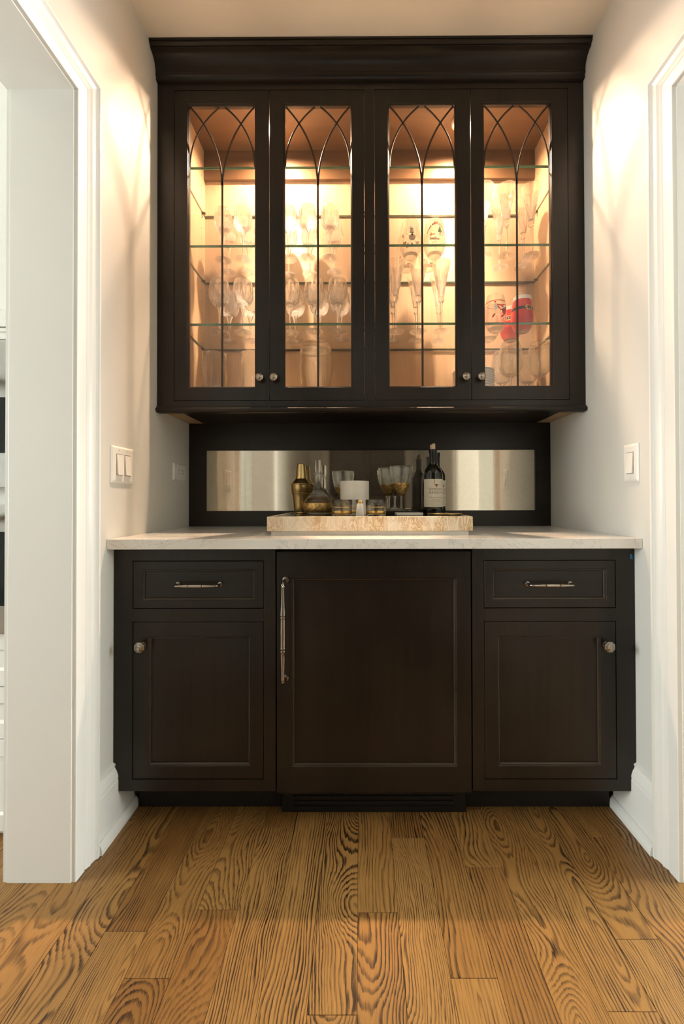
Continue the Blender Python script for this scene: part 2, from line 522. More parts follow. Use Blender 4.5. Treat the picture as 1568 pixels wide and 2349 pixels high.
def window_wall(name, x0, x1, ya, yb, za, zb):
    b = MB()
    b.box(x0, x1, yb, 0.0, 0, CEIL); b.box(x0, x1, YR, ya, 0, CEIL)
    b.box(x0, x1, ya, yb, 0, za); b.box(x0, x1, ya, yb, zb, CEIL)
    return struct(b.build(name, 'wall'))
window_wall('wall_east', XE, XE + .15, -1.4, -.05, 0.7, 2.2)
window_wall('wall_west', XW - .15, XW, -2.3, -1.1, 0.7, 2.2)
def window(name, x, ya, yb, za, zb):
    f = MB()
    for (a, b_, c, d) in ((ya, yb, za, za + .05), (ya, yb, zb - .05, zb), (ya, ya + .05, za, zb), (yb - .05, yb, za, zb), ((ya + yb) / 2 - .02, (ya + yb) / 2 + .02, za, zb)):
        f.box(x - .03, x + .03, a, b_, c, d)
    o = struct(f.build(name, 'trim'))
    p = MB().box(x - .003, x + .003, ya + .05, yb - .05, za + .05, zb - .05).build('pane', 'pane', o)
    return o
window('window_1', XE + .06, -1.4, -.05, .7, 2.2)
window('window_2', XW - .06, -2.3, -1.1, .7, 2.2)

# floor: slab with every board a piece of its own
floor = struct(MB().box(XW - .15, XE + .15, YR - .15, 0.15, -0.06, -0.012).build('floor', 'subfloor'))
PW, PX0 = 0.101, 0.776
JOINTS = {-4: [-0.876], -5: [-1.029], 2: [-1.028], 0: [-0.883], 3: [-0.753], 6: [-0.947], -1: [-1.093], 5: [-1.087], 1: [-0.651], -3: [-0.612], 7: [-0.647],
          -6: [-0.93], -2: [-1.36], 4: [-1.42], -7: [-1.22], 8: [-0.99], 9: [-1.31]}
rp = random.Random(11)
for k in range(-30, 30):
    x0, x1 = PX0 + k * PW, PX0 + (k + 1) * PW
    near = -14 <= k <= 15
    ys = sorted(JOINTS.get(k, [-0.7 - rp.random() * 0.7]), reverse=True)
    cuts = [0.0]
    top = ys[0]
    if top < -1.2: pass
    cuts += ys
    y = ys[-1]
    while y > YR:
        y -= 0.75 + rp.random() * 0.9
        cuts.append(max(y, YR))
    for ya, yb in zip(cuts, cuts[1:]):
        if ya - yb < 0.03: continue
        g = 0.00045
        b = MB()
        cx_, cy_ = (x0 + x1) / 2, (ya + yb) / 2
        hx, hy = PW / 2 - g, (ya - yb) / 2 - g
        c = 0.0007
        r0 = [b.bm.verts.new(p) for p in ((-hx, -hy, -.012), (hx, -hy, -.012), (hx, hy, -.012), (-hx, hy, -.012))]
        r1 = [b.bm.verts.new(p) for p in ((-hx, -hy, -c), (hx, -hy, -c), (hx, hy, -c), (-hx, hy, -c))]
        r2_ = [b.bm.verts.new(p) for p in ((-hx + c, -hy + c, 0), (hx - c, -hy + c, 0), (hx - c, hy - c, 0), (-hx + c, hy - c, 0))]
        for A, B_ in ((r0, r1), (r1, r2_)):
            for i in range(4):
                b.bm.faces.new((A[i], A[(i + 1) % 4], B_[(i + 1) % 4], B_[i]))
        b.bm.faces.new(r2_)
        ob = b.build('plank', 'oak')
        ob.location = (cx_, cy_, 0)
        ob.parent = floor

# cased openings: jamb lining and mitred casing
def jamb(name, xa, xb):
    b = MB()
    t = 0.006
    b.box(xa, xb, OY0 - t, OY0, 0, OH, 0.001)
    b.box(xa, xb, OY1, OY1 + t, 0, OH, 0.001)
    b.box(xa, xb, OY1, OY0, OH - t, OH, 0.001)
    return struct(b.build(name, 'trim'))
jamb('door_1', -WT, 0.0)
jamb('door_2', W, W + WT)
CAS = [(0.0, 0.0), (0.011, 0.0), (0.012, 0.002), (0.013, 0.034), (0.0095, 0.037), (0.0125, 0.040), (0.015, 0.046), (0.0185, 0.052), (0.0165, 0.0545), (0.0170, 0.060), (0.0190, 0.0700), (0.0225, 0.0735), (0.0255, 0.0755), (0.0255, 0.0825), (0.0, 0.0835)]
def casing(name, xwall, sgn):
    b = MB()
    rows = []
    for (th, s_) in CAS:
        x = xwall + sgn * th
        e = s_ - 0.003
        rows.append([b.bm.verts.new(p) for p in ((x, OY0 + e, 0), (x, OY0 + e, OH + e), (x, OY1 - e, OH + e), (x, OY1 - e, 0))])
    for A, B_ in zip(rows, rows[1:]):
        for i in range(3):
            b.bm.faces.new((A[i], A[i + 1], B_[i + 1], B_[i]))
    return struct(b.build(name, 'trim'))
casing('trim_1', 0.0, 1); casing('trim_2', W, -1); casing('trim_3', -WT, -1); casing('trim_4', W + WT, 1)

# baseboards with shoe
BASEP = [(0, 0), (0.032, 0), (0.032, 0.012), (0.029, 0.024), (0.022, 0.031), (0.0165, 0.033), (0.0165, 0.150), (0.0150, 0.153), (0.0165, 0.157), (0.0155, 0.166), (0.0115, 0.178), (0.0065, 0.187), (0.0050, 0.191), (0.0075, 0.195), (0.0075, 0.200), (0.0, 0.204)]
def baseboard(name, xwall, sgn, runs):
    b = MB()
    for (ya, yb) in runs:
        A = [b.bm.verts.new((xwall + sgn * t_, ya, z)) for t_, z in BASEP]
        B_ = [b.bm.verts.new((xwall + sgn * t_, yb, z)) for t_, z in BASEP]
        n = len(BASEP)
        for i in range(n):
            b.bm.faces.new((A[i], A[(i + 1) % n], B_[(i + 1) % n], B_[i]))
        b.bm.faces.new(A); b.bm.faces.new(B_[::-1])
    return struct(b.build(name, 'trim'))
baseboard('baseboard_left', 0.0, 1, [(OY0 + .0803, -0.512), (YR, OY1 - .0803)])
baseboard('baseboard_right', W, -1, [(OY0 + .0803, -0.512), (YR, OY1 - .0803)])

# hall end: made-up brown door stands in for the dark opening in the mirror
dr = struct(MB().box(0.30, 1.47, YR, YR + .04, 0, 2.1).build('door_3', 'door_brown'))
for x0 in (0.36, 0.93):
    for z0, z1 in ((0.2, 0.95), (1.1, 1.95)):
        MB().rings([(x0, x0 + .48, z0, z1, YR + .041), (x0 + .02, x0 + .46, z0 + .02, z1 - .02, YR + .055), (x0 + .05, x0 + .43, z0 + .05, z1 - .05, YR + .05)], cap_last=True).build('panel', 'door_brown', dr)
b = MB()
b.box(0.20, 0.30, YR, YR + .03, 0, 2.2, .004); b.box(1.47, 1.57, YR, YR + .03, 0, 2.2, .004); b.box(0.20, 1.57, YR, YR + .03, 2.1, 2.2, .004)
struct(b.build('trim_5', 'trim'))

# ------------------------------------------------------------------ small hardware builders
def oct_knob(parent, x, y, z, s=1.0):
    """octagonal stepped knob pointing to -y"""
    b = MB()
    prof = [(0.0085, 0.0), (0.0085, 0.002), (0.0075, 0.0025), (0.0075, 0.0045), (0.0065, 0.005), (0.0055, 0.014), (0.0085, 0.0165), (0.0150, 0.0185), (0.0158, 0.020), (0.0158, 0.0235), (0.0148, 0.0245), (0.0085, 0.0285), (0.0050, 0.0292), (0.0046, 0.0305)]
    b.lathe([(r * s, h_ * s) for r, h_ in prof], seg=8, axis='y', c=(x, y, z), cap0=True, cap1=True)
    # turn flats up: rotate by 22.5 degrees about y
    c = Vector((x, y, z))
    bmesh.ops.rotate(b.bm, verts=b.bm.verts[:], cent=c, matrix=Matrix.Rotation(PI / 8, 3, 'Y'))
    return b.build('knob', 'knob', parent)

def pull(parent, a, c, out=0.030, r=0.0052, foot=0.008):
    """turned bar pull from point a to c on the face (y fixed), standing proud to -y"""
    a, c = Vector(a), Vector(c)
    d = (c - a); L = d.length; d.normalize()
    n = Vector((0, -1, 0))
    b = MB()
    pts, rad = [], []
    # riser and bend
    for t_ in (0.0, 0.45, 0.8):
        pts.append(a + n * out * t_); rad.append(r * 0.72)
    for ang in (30, 60, 90):
        q = math.radians(ang)
        rb = out * 0.28
        pts.append(a + n * (out * 0.8 + rb * math.sin(q)) + d * (rb * (1 - math.cos(q)))); rad.append(r * 0.66)
    base = a + n * out * 1.08
    spec = [(0.10, .62), (0.18, .72), (0.26, .88), (0.318, 1.06), (0.320, .72), (0.330, .70), (0.333, .98), (0.345, 1.05), (0.352, .92), (0.37, .96), (0.50, .98), (0.63, .96), (0.648, 1.06), (0.655, .74), (0.663, .72), (0.666, 1.0), (0.678, 1.06), (0.682, .95), (0.74, .86), (0.82, .72), (0.90, .62)]
    for t_, k in spec:
        pts.append(base + d * (L * t_)); rad.append(r * k)
    for ang in (90, 60, 30):
        q = math.radians(ang)
        rb = out * 0.28
        pts.append(c + n * (out * 0.8 + rb * math.sin(q)) - d * (rb * (1 - math.cos(q)))); rad.append(r * 0.66)
    for t_ in (0.8, 0.45, 0.0):
        pts.append(c + n * out * t_); rad.append(r * 0.72)
    b.tube(pts, rad, seg=12)
    for p in (a, c):
        b.lathe([(foot, 0), (foot, .0025), (foot * .85, .003), (foot * .85, .005), (foot * .6, .0055), (foot * .55, .008)], seg=8, axis='y', c=p, cap1=True)
    return b.build('handle', 'knob', parent, smooth=True, sharp=40)

def framed_front(name, parent, x0, x1, z0, z1, px0, px1, pz0, pz1, yf, th=0.020, mat='espresso', panel_mat='espresso'):
    """inset door or drawer front: flat frame, moulded inner edge, recessed panel"""
    def rc(dx, y, inner=False):
        return (px0 + dx, px1 - dx, pz0 + dx, pz1 - dx, y) if inner else (x0 + dx, x1 - dx, z0 + dx, z1 - dx, y)
    b = MB()
    b.rings([rc(0, yf + th), rc(0, yf + .0012), rc(.0012, yf), rc(-.0085, yf, True), rc(-.0075, yf + .0008, True), rc(-.0065, yf + .0030, True), rc(-.0050, yf + .0030, True), rc(-.0022, yf + .0046, True), rc(-.0005, yf + .0075, True), rc(0, yf + .0095, True)])
    o = b.build(name, mat, parent)
    o.data.materials.append(M['edge_highlight'])         # lighter brown paints in the highlight along the moulded edge
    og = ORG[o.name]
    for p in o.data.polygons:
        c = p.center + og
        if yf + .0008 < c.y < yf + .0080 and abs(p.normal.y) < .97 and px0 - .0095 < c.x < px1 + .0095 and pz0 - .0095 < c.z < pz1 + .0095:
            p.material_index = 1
    MB().rings([rc(0, yf + .0095, True), rc(.0005, yf + .0095, True)], cap_last=True).build('panel', panel_mat, o)
    return o

# ------------------------------------------------------------------ base run
BF = -0.61
CT0, CT1 = 0.882, 0.914
def notch(right=False):
    """stile foot cut round the baseboard"""
    pts = [(t_ + 0.0015, z) for t_, z in BASEP if z > 0.112] + [(0.001, 0.2065)]
    pts = [(0.0185, 0.114)] + [(max(x, .001), z) for x, z in pts[0:]]
    return pts

def base_cabinet(name, label, x0, x1, left):
    root = thing(name, label, 'cabinet', ((x0 + x1) / 2, -0.305, 0.0), 'base cabinets')
    # face frame
    ff = MB()
    sx = lambda v: v if left else W - v
    st_out = notch()
    poly = [(0.0605, 0.114), (0.0605, CT0)] + [(0.001, CT0)] + [(x, z) for x, z in reversed(st_out)]
    poly = [(sx(x), z) for x, z in poly]
    ff.prism_y(poly, BF, BF + .02)
    a, c_ = sorted((sx(0.4775), sx(0.515)))
    ff.box(a, c_, BF, BF + .02, 0.114, CT0, .0008)
    a, c_ = sorted((sx(0.0605), sx(0.4775)))
    for z0, z1 in ((0.1140, 0.1505), (0.6490, 0.6895), (0.8425, CT0)):
        ff.box(a, c_, BF, BF + .02, z0, z1)
    ff.build('face_frame', 'espresso', root)
    k = MB()
    a, c_ = sorted((sx(0.034), sx(0.515)))
    k.box(a, c_, BF + .0205, -0.001, 0.114, 0.1300)
    for q in (0.034, 0.497):
        e, f = sorted((sx(q), sx(q + .018)))
        k.box(e, f, BF + .0205, -0.001, 0.13, CT0)
    k.build('carcass', 'espresso', root)
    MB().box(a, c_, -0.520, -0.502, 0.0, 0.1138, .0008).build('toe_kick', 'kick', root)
    g = 0.0018
    d0, d1 = sorted((sx(0.0605), sx(0.4775)))
    p0, p1 = sorted((sx(0.0967), sx(0.4423)))
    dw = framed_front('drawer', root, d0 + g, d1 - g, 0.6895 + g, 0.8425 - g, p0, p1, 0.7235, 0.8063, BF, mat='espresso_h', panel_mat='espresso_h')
    cxp = (p0 + p1) / 2
    pull(dw, (cxp - .0675, BF + .0095, 0.7660), (cxp + .0675, BF + .0095, 0.7660), out=0.031, r=0.0056, foot=0.0078)
    p0, p1 = sorted((sx(0.1180), sx(0.4270)))
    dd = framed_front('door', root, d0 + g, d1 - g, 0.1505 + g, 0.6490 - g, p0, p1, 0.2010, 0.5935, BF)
    oct_knob(dd, sx(0.0955), BF, 0.5755, 1.12)
    return root
base_cabinet('base_cabinet', 'espresso base cabinet left of the tall-handled centre panel, knob at its upper left', 0.0, 0.515, True)
base_cabinet('base_cabinet', 'espresso base cabinet with blue tape on its upper corner, knob at its upper right', W - .515, W, False)

fr = thing('beverage_fridge', 'panel-ready fridge behind the wide espresso door with tall vertical handle', 'fridge', (0.826, -0.305, 0.0))
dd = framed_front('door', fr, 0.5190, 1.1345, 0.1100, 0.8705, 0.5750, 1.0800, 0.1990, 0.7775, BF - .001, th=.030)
pull(dd, (0.5475, BF - .001, 0.7810), (0.5475, BF - .001, 0.4720), out=0.045, r=0.0082, foot=0.0105)
MB().box(0.522, 1.1315, BF + .031, -0.01, 0.085, 0.878).build('body', 'block', fr)
k = MB()
k.box(0.522, 1.1315, -0.545, -0.525, 0.0, 0.0845)
k.build('toe_grille', 'kick', fr)
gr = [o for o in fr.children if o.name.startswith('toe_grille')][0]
for i in range(4):
    MB().box(0.56, 1.09, -0.550, -0.5455, 0.014 + i * .017, 0.022 + i * .017, .001).build('louvre', 'kick', gr)
MB().box(0.535, 0.555, -0.551, -0.5455, 0.06, 0.078, .001).build('foot_cap', 'block', gr)
MB().box(1.095, 1.115, -0.551, -0.5455, 0.06, 0.078, .001).build('foot_cap', 'block', gr)

tag(MB().box(0.0008, W - .0008, -0.648, -0.0005, CT0 + .0004, CT1, .0016).build('countertop', 'quartz', origin=(W / 2, -.32, CT0)), 'white quartz countertop with faint veins across the base cabinets', 'countertop')
tp = MB()
tp.prism_y([(1.6380, 0.8610), (1.6395, 0.8460), (1.6465, 0.8435), (1.6450, 0.8600)], BF - .0009, BF - .0002)
tag(tp.build('tape_strip', 'blue_tape', origin=(1.642, BF, .85)), 'scrap of blue tape stuck on the right cabinet corner', 'tape')

# ------------------------------------------------------------------ mirrored splash
sp_ = thing('splash_panel', 'dark framed aged mirror panel between countertop and wall cabinet', 'mirror', (W / 2, -0.01, CT1))
b = MB()
b.rings([(.001, W - .001, CT1 + .0005, 1.385, -.0005), (.001, W - .001, CT1 + .0005, 1.385, -.026), (.0763, 1.5870, .9835, 1.2630, -.026), (.0775, 1.5858, .9847, 1.2618, -.0245), (.0775, 1.5858, .9847, 1.2618, -.016)])
b.build('frame', 'espresso_h', sp_)
MB().box(.0770, 1.5863, -.0170, -.0120, .9842, 1.2623).build('mirror_glass', 'mirror', sp_)

# ------------------------------------------------------------------ wall cabinet
UF = -0.3287
UB = 1.373
FLOORZ = 1.435
uc = thing('display_cabinet', 'tall espresso wall cabinet with four leaded glass doors and crown', 'cabinet', (W / 2, -0.16, UB))
b = MB()
b.box(.001, .0655, UF, UF + .02, 1.3966, 2.665, .0006)
b.box(W - .0620, W - .001, UF, UF + .02, 1.3966, 2.665, .0006)
b.box(.8037, .8427, UF, UF + .02, 1.4175, 2.6285, .0006)
b.box(.0655, W - .0620, UF, UF + .02, 2.6285, 2.665)
b.box(.0655, W - .0620, UF, UF + .02, 1.3966, 1.4175)
b.build('face_frame', 'espresso', uc)
# light rail with a rounded nose
nose = [(UF + .02, 1.373), (UF - .006, 1.373), (UF - .012, 1.376), (UF - .0145, 1.381), (UF - .0145, 1.3845), (UF - .0115, 1.389), (UF - .007, 1.3905), (UF - .007, 1.393), (UF - .004, 1.3965), (UF + .02, 1.3965)]
MB().prism_x(nose, .0012, W - .0012).build('light_rail', 'espresso_h', uc, smooth=True, sharp=40)
# crown
cr = [(UF + .02, 2.655), (UF - .005, 2.655), (UF - .012, 2.658), (UF - .0145, 2.663), (UF - .0105, 2.667), (UF - .0125, 2.670), (UF - .0175, 2.673), (UF - .0175, 2.677), (UF - .0135, 2.680)]
for i in range(9):
    q = i / 8 * PI / 2
    cr.append((UF - .0155 - .038 * (1 - math.cos(q)), 2.682 + .050 * math.sin(q)))
cr += [(UF - .0575, 2.7330), (UF - .0575, 2.7370), (UF - .0540, 2.7395), (UF - .0600, 2.7410), (UF - .0660, 2.7450), (UF - .0670, 2.7490), (UF - .0630, 2.7515), (UF - .0690, 2.7535), (UF - .0690, 2.7592), (UF + .02, 2.7592)]
MB().prism_x(cr, .0012, W - .0012).build('crown', 'espresso_h', uc, smooth=True, sharp=35)
# carcass
INX0, INX1, INT = .0690, 1.5890, 2.640
MB().box(.002, INX0, UF + .0203, -.0005, UB + .012, 2.75).build('side_panel', 'side_veneer', uc)
MB().box(INX1, W - .002, UF + .0203, -.0005, UB + .012, 2.75).build('side_panel', 'side_veneer', uc)
MB().box(INX0 + .0003, INX1 - .0003, -.0120, -.0005, UB + .03, INT).build('back_panel', 'maple', uc)
MB().box(INX0 + .0003, INX1 - .0003, UF + .0203, -.0005, INT + .0003, INT + .018).build('top_panel', 'inner_dark', uc)
MB().box(INX0 + .0003, INX1 - .0003, UF + .0203, -.0125, FLOORZ - .018, FLOORZ).build('bottom_panel', 'maple', uc)
MB().box(INX0 + .0003, INX1 - .0003, UF + .0203, -.0005, UB + .012, UB + .028).build('under_panel', 'espresso_h', uc)
MB().box(.8135, .8330, UF + .0203, -.0125, FLOORZ + .0003, INT - .0003).build('partition', 'side_veneer', uc)
for x0, x1 in ((INX0 + .0005, .8132), (.8333, INX1 - .0005)):
    o = MB().box(x0, x1, -.0300, -.0125, 2.508, INT - .0005, .001).build('hanging_rail', 'inner_dark', uc)
    for x in (x0 + .06, x1 - .20):
        MB().lathe([(.0055, 0), (.0050, .0015), (.002, .002)], 10, axis='y', c=(x, -.0300, 2.60), cap1=True).build('screw', 'pin', o)
# shelves
SH = [2.350, 2.040, 1.730]
for z in SH:
    for x0, x1 in ((INX0 + .002, .8118), (.8347, INX1 - .002)):
        o = MB().box(x0, x1, -.2985, -.0155, z - .0093, z).build('glass_shelf', 'shelf_glass', uc)
        MB().box(x0, x1, -.3000, -.2987, z - .0094, z + .0001).build('front_edge', 'shelf_edge', o)
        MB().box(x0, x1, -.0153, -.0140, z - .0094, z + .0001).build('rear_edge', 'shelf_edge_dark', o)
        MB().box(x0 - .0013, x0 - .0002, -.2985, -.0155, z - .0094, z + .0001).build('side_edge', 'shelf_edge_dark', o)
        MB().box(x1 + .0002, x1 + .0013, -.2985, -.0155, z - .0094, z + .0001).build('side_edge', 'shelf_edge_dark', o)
        for xx, s_ in ((x0 - .002, 1), (x1 + .002, -1)):
            for yy in (-.052, -.262):
                e, f = sorted((xx + s_ * .0002, xx + s_ * .016))
                MB().box(e, f, yy - .005, yy + .005, z - .0165, z - .0096, .001).build('shelf_clip', 'pin', o)
# rows of pin holes up the inner sides
b = MB()
for xx in (INX0, INX1):
    s_ = 1 if xx < .8 else -1
    for yy in (-.055,):
        z = 1.50
        while z < 2.55:
            e, f = sorted((xx + s_ * .0001, xx + s_ * .0006))
            b.box(e, f, yy - .002, yy + .002, z - .002, z + .002)
            z += .048
ph_ = b.build('pin_holes', 'slot', uc)
ph_['kind'] = 'stuff'
# doors
DOORS = [(.0667, .4341, .1215, .3773, 'R'), (.4363, .8025, .4944, .7502, 'L'), (.8440, 1.2140, .9002, 1.1556, 'R'), (1.2162, 1.5905, 1.2690, 1.5240, 'L')]
GZ0, GZ1 = 1.4740, 2.5710
DZ0, DZ1 = 1.4190, 2.6270
def arc_pts(x0, dx, z0, dz, n=18):
    th = 2 * math.atan2(abs(dx), dz)
    R0 = dz / math.sin(th)
    s_ = 1 if dx > 0 else -1
    return [(x0 + s_ * R0 * (1 - math.cos(th * i / n)), z0 + R0 * math.sin(th * i / n)) for i in range(n + 1)]
for (x0, x1, g0, g1, side) in DOORS:
    b = MB()
    def o4(dx, y): return (x0 + dx, x1 - dx, DZ0 + dx, DZ1 - dx, y)
    def i4(dx, y): return (g0 + dx, g1 - dx, GZ0 + dx, GZ1 - dx, y)
    b.rings([o4(0, UF + .020), o4(0, UF + .001), o4(.001, UF), i4(-.0055, UF), i4(-.0045, UF + .0010), i4(-.0035, UF + .0032), i4(-.0015, UF + .0038), i4(0, UF + .0070), i4(0, UF + .020), o4(0, UF + .020)])
    d = b.build('door', 'espresso', uc)
    MB().box(g0 + .0003, g1 - .0003, UF + .0112, UF + .0142, GZ0 + .0003, GZ1 - .0003).build('glass_pane', 'pane', d)
    # came: a mullion that splits into interlaced gothic arches
    mid_ = (g0 + g1) / 2
    hw = (g1 - g0) / 2
    y = UF + .0095
    b = MB()
    def strip(pts, w=.0036):
        L, Rr = [], []
        n = len(pts)
        for i, (px, pz) in enumerate(pts):
            ax, az = pts[max(i - 1, 0)]; bx_, bz_ = pts[min(i + 1, n - 1)]
            dx, dz = bx_ - ax, bz_ - az
            l_ = math.hypot(dx, dz)
            nx, nz = dz / l_ * w, -dx / l_ * w
            row = []
            for (sx_, yy) in ((-1, y + .0016), (-.6, y), (.6, y), (1, y + .0016)):
                row.append(b.bm.verts.new((px + nx * sx_, yy, pz + nz * sx_)))
            L.append(row)
        for A, B_ in zip(L, L[1:]):
            for i in range(3):
                b.bm.faces.new((A[i], A[i + 1], B_[i + 1], B_[i]))
    zs = 2.262
    strip([(mid_, GZ0), (mid_, (GZ0 + zs) / 2), (mid_, zs + .02)], .0040)
    H = GZ1 - .001 - zs
    strip(arc_pts(mid_ - .0012, -(hw - .005), zs, H)); strip(arc_pts(mid_ + .0012, (hw - .005), zs, H))
    H2 = GZ1 - .001 - 2.335
    strip(arc_pts(g0 + .001, hw - .012, 2.335, H2)); strip(arc_pts(g1 - .001, -(hw - .012), 2.335, H2))
    b.build('lead_came', 'came', d)
    kx = x1 - .0325 if side == 'R' else x0 + .0200
    kx = {.0667: .4015, .4363: .4555, .8440: 1.1900, 1.2162: 1.2490}[x0]
    oct_knob(d, kx, UF, 1.5040, 0.98)
# puck lights
for px in (.436, 1.212):
    o = MB().lathe([(.036, 0), (.036, -.010), (.033, -.014), (.027, -.014), (.027, -.010)], 32, c=(px, -.172, INT)).build('puck_light', 'puck_ring', uc, smooth=True, sharp=40)
    MB().lathe([(.0268, -.0115), (.018, -.0135), (.008, -.0145), (.0005, -.015)], 24, c=(px, -.172, INT)).build('lens', 'bulb', o, smooth=True)
    # a reflector lamp: wide spill and a narrower beam straight down
    for e_, ang, bl in ((PUCK_E, 172, 0.48), (BEAM_E, 66, 1.0)):
        ld = bpy.data.lights.new('puck_bulb', 'SPOT')
        ld.energy = e_ * 4
        ld.spot_size = math.radians(ang); ld.spot_blend = bl
        ld.shadow_soft_size = 0.016
        ld.color = (1.0, 0.665, 0.44)
        lo = bpy.data.objects.new('puck_bulb', ld)
        COL.objects.link(lo)
        lo.parent = o
        lo.location = Vector((px, -.172, INT - .030)) - ORG[o.name]

# ------------------------------------------------------------------ stemware builders (built at the origin, then placed)
def vgroove(x, w):
    f = abs((x % 1.0) - 0.5) * 2        # 0 at centre
    return max(0.0, 1 - f / w)
def smoothprof(keys, n):
    """Catmull-Rom through (r, z) keys"""
    out = []
    ks = [keys[0]] + list(keys) + [keys[-1]]
    for i in range(1, len(ks) - 2):
        p0, p1, p2, p3 = ks[i - 1], ks[i], ks[i + 1], ks[i + 2]
        for j in range(n):
            t_ = j / n
            out.append(tuple(0.5 * (2 * p1[q] + (-p0[q] + p2[q]) * t_ + (2 * p0[q] - 5 * p1[q] + 4 * p2[q] - p3[q]) * t_ ** 2 + (-p0[q] + 3 * p1[q] - 3 * p2[q] + p3[q]) * t_ ** 3) for q in (0, 1)))
    out.append(keys[-1])
    return out
def star_foot(root, r, mat='crystal', z1=.0065, cuts=18, rs=.006):
    b = MB()
    bot = [(r * .995, .0012), (r, .0022), (r * .985, .0032), (r * .6, .0048), (r * .3, z1 * .85), (rs, z1 + .003)]
    und = [(.0004, .0016), (r * .25, .0010), (r * .5, .0010), (r * .75, .0010), (r * .93, .0011), (r * .995, .0012)]
    prof = und + bot
    n_u = len(und)
    seg = cuts * 6
    rows = []
    for i, (rr, z) in enumerate(prof):
        row = []
        for k in range(seg):
            th = 2 * PI * k / seg
            zz = z
            if 1 <= i <= 3: zz = z + .0018 * vgroove(th * cuts / (2 * PI), .55)
            row.append(b.bm.verts.new((rr * math.cos(th), rr * math.sin(th), zz)))
        rows.append(row)
    for A, B_ in zip(rows, rows[1:]):
        for k in range(seg):
            b.bm.faces.new((A[k], A[(k + 1) % seg], B_[(k + 1) % seg], B_[k]))
    return b.build('foot', mat, root, smooth=True, sharp=50)

def two_tone(ob, zr):
    """the cut band of a bowl takes the facet material"""
    ob.data.materials.append(M['crystal_cut'])
    for p in ob.data.polygons:
        if zr[0] < p.center.z < zr[1]: p.material_index = 1
    return ob

def crystal_goblet(name, label, group, h, zb, rmax, rrim, loc):
    root = thing(name, label, 'goblet', (0, 0, 0), group)
    star_foot(root, .034 if rmax < .04 else .037)
    st = smoothprof([(.006, .0095), (.0040, .02), (.0036, zb * .45), (.0045, zb * .62), (.0075, zb * .80), (.0115, zb * .93), (.0150, zb)], 4)
    MB().lathe(st, 12, c=(0, 0, 0)).build('stem', 'crystal_cut', root)
    hb = h - zb
    keys = [(.0150, zb), (rmax * .62, zb + hb * .07), (rmax * .88, zb + hb * .22), (rmax, zb + hb * .45), (rmax * .975, zb + hb * .66), (rmax * .90, zb + hb * .86), (rrim, h)]
    prof = smoothprof(keys, 6)
    CUTZ = (zb + hb * .03, zb + hb * .46)
    n = len(prof)
    def mod(th, i):
        t_ = (prof[i][1] - zb) / hb
        if t_ < .04 or t_ > .82: return 0
        d = 0
        if t_ > .40:
            f = min(1, (t_ - .40) / .08) * min(1, max(0, (.82 - t_) / .16))
            d = .0020 * f * vgroove(th * 16 / (2 * PI), .42)
        if t_ < .50:
            f = min(1, (t_ - .04) / .05) * min(1, (.50 - t_) / .06)
            q = t_ * 1.9
            d = max(d, .0026 * f * max(vgroove(th * 12 / (2 * PI) + q, .42), vgroove(th * 12 / (2 * PI) - q, .42)))
        return -d
    tw = .0034
    inner = [(max(.0005, r - tw * (1 - .5 * (z - zb) / hb) - (.004 if z < zb + .012 else 0)), max(z, zb + .010)) for r, z in prof if z > zb + .006]
    inner = [(.0005, zb + .0095)] + inner
    b = MB().lathe(prof, 96, mod)
    b.lathe(inner[::-1][:-1] + [(.0005, zb + .0095)], 96)
    # rim
    b.lathe([(prof[-1][0], h), ((prof[-1][0] + inner[-1][0]) / 2, h + .0008), (inner[-1][0], inner[-1][1])], 96)
    two_tone(b.build('bowl', 'crystal', root, smooth=True, sharp=18), CUTZ)
    root.location = loc
    return root

def flute(name, label, group, h, loc):
    root = thing(name, label, 'flute', (0, 0, 0), group)
    star_foot(root, .036, cuts=20)
    zk = h * .44
    st = smoothprof([(.006, .0095), (.0050, .022), (.0042, zk * .5), (.0048, zk * .85), (.0068, zk * .93), (.0070, zk * .965), (.0110, zk)], 4)
    MB().lathe(st, 12).build('stem', 'crystal_cut', root)
    hb = h - zk
    keys = [(.0110, zk), (.0128, zk + hb * .05), (.0120, zk + hb * .10), (.0165, zk + hb * .30), (.0235, zk + hb * .55), (.0310, zk + hb * .78), (.0395, h)]
    prof = smoothprof(keys, 6)
    CUTZ = (zk, zk + hb * .55)
    def mod(th, i):
        t_ = (prof[i][1] - zk) / hb
        if t_ < .08 or t_ > .72: return 0
        d = 0
        if t_ < .56:
            f = min(1, (t_ - .08) / .05) * min(1, (.56 - t_) / .05)
            d = .0022 * f * max(vgroove(th * 7 / (2 * PI) + t_ * 2.6, .5), vgroove(th * 7 / (2 * PI) - t_ * 2.6, .5))
        if t_ > .46:
            f = min(1, (t_ - .46) / .04) * min(1, (.72 - t_) / .14)
            d = max(d, .0020 * f * vgroove(th * 14 / (2 * PI), .4))
        return -d
    inner = [(max(.0005, r - .0018 - .0026 * (1 - (z - zk) / hb)), z) for r, z in prof if z > zk + hb * .14]
    b = MB().lathe(prof, 84, mod)
    b.lathe([(.0005, inner[0][1] - .002)] + inner, 84)
    b.lathe([(prof[-1][0], h), (inner[-1][0], h)], 84)
    two_tone(b.build('bowl', 'crystal', root, smooth=True, sharp=18), CUTZ)
    root.location = loc
    return root

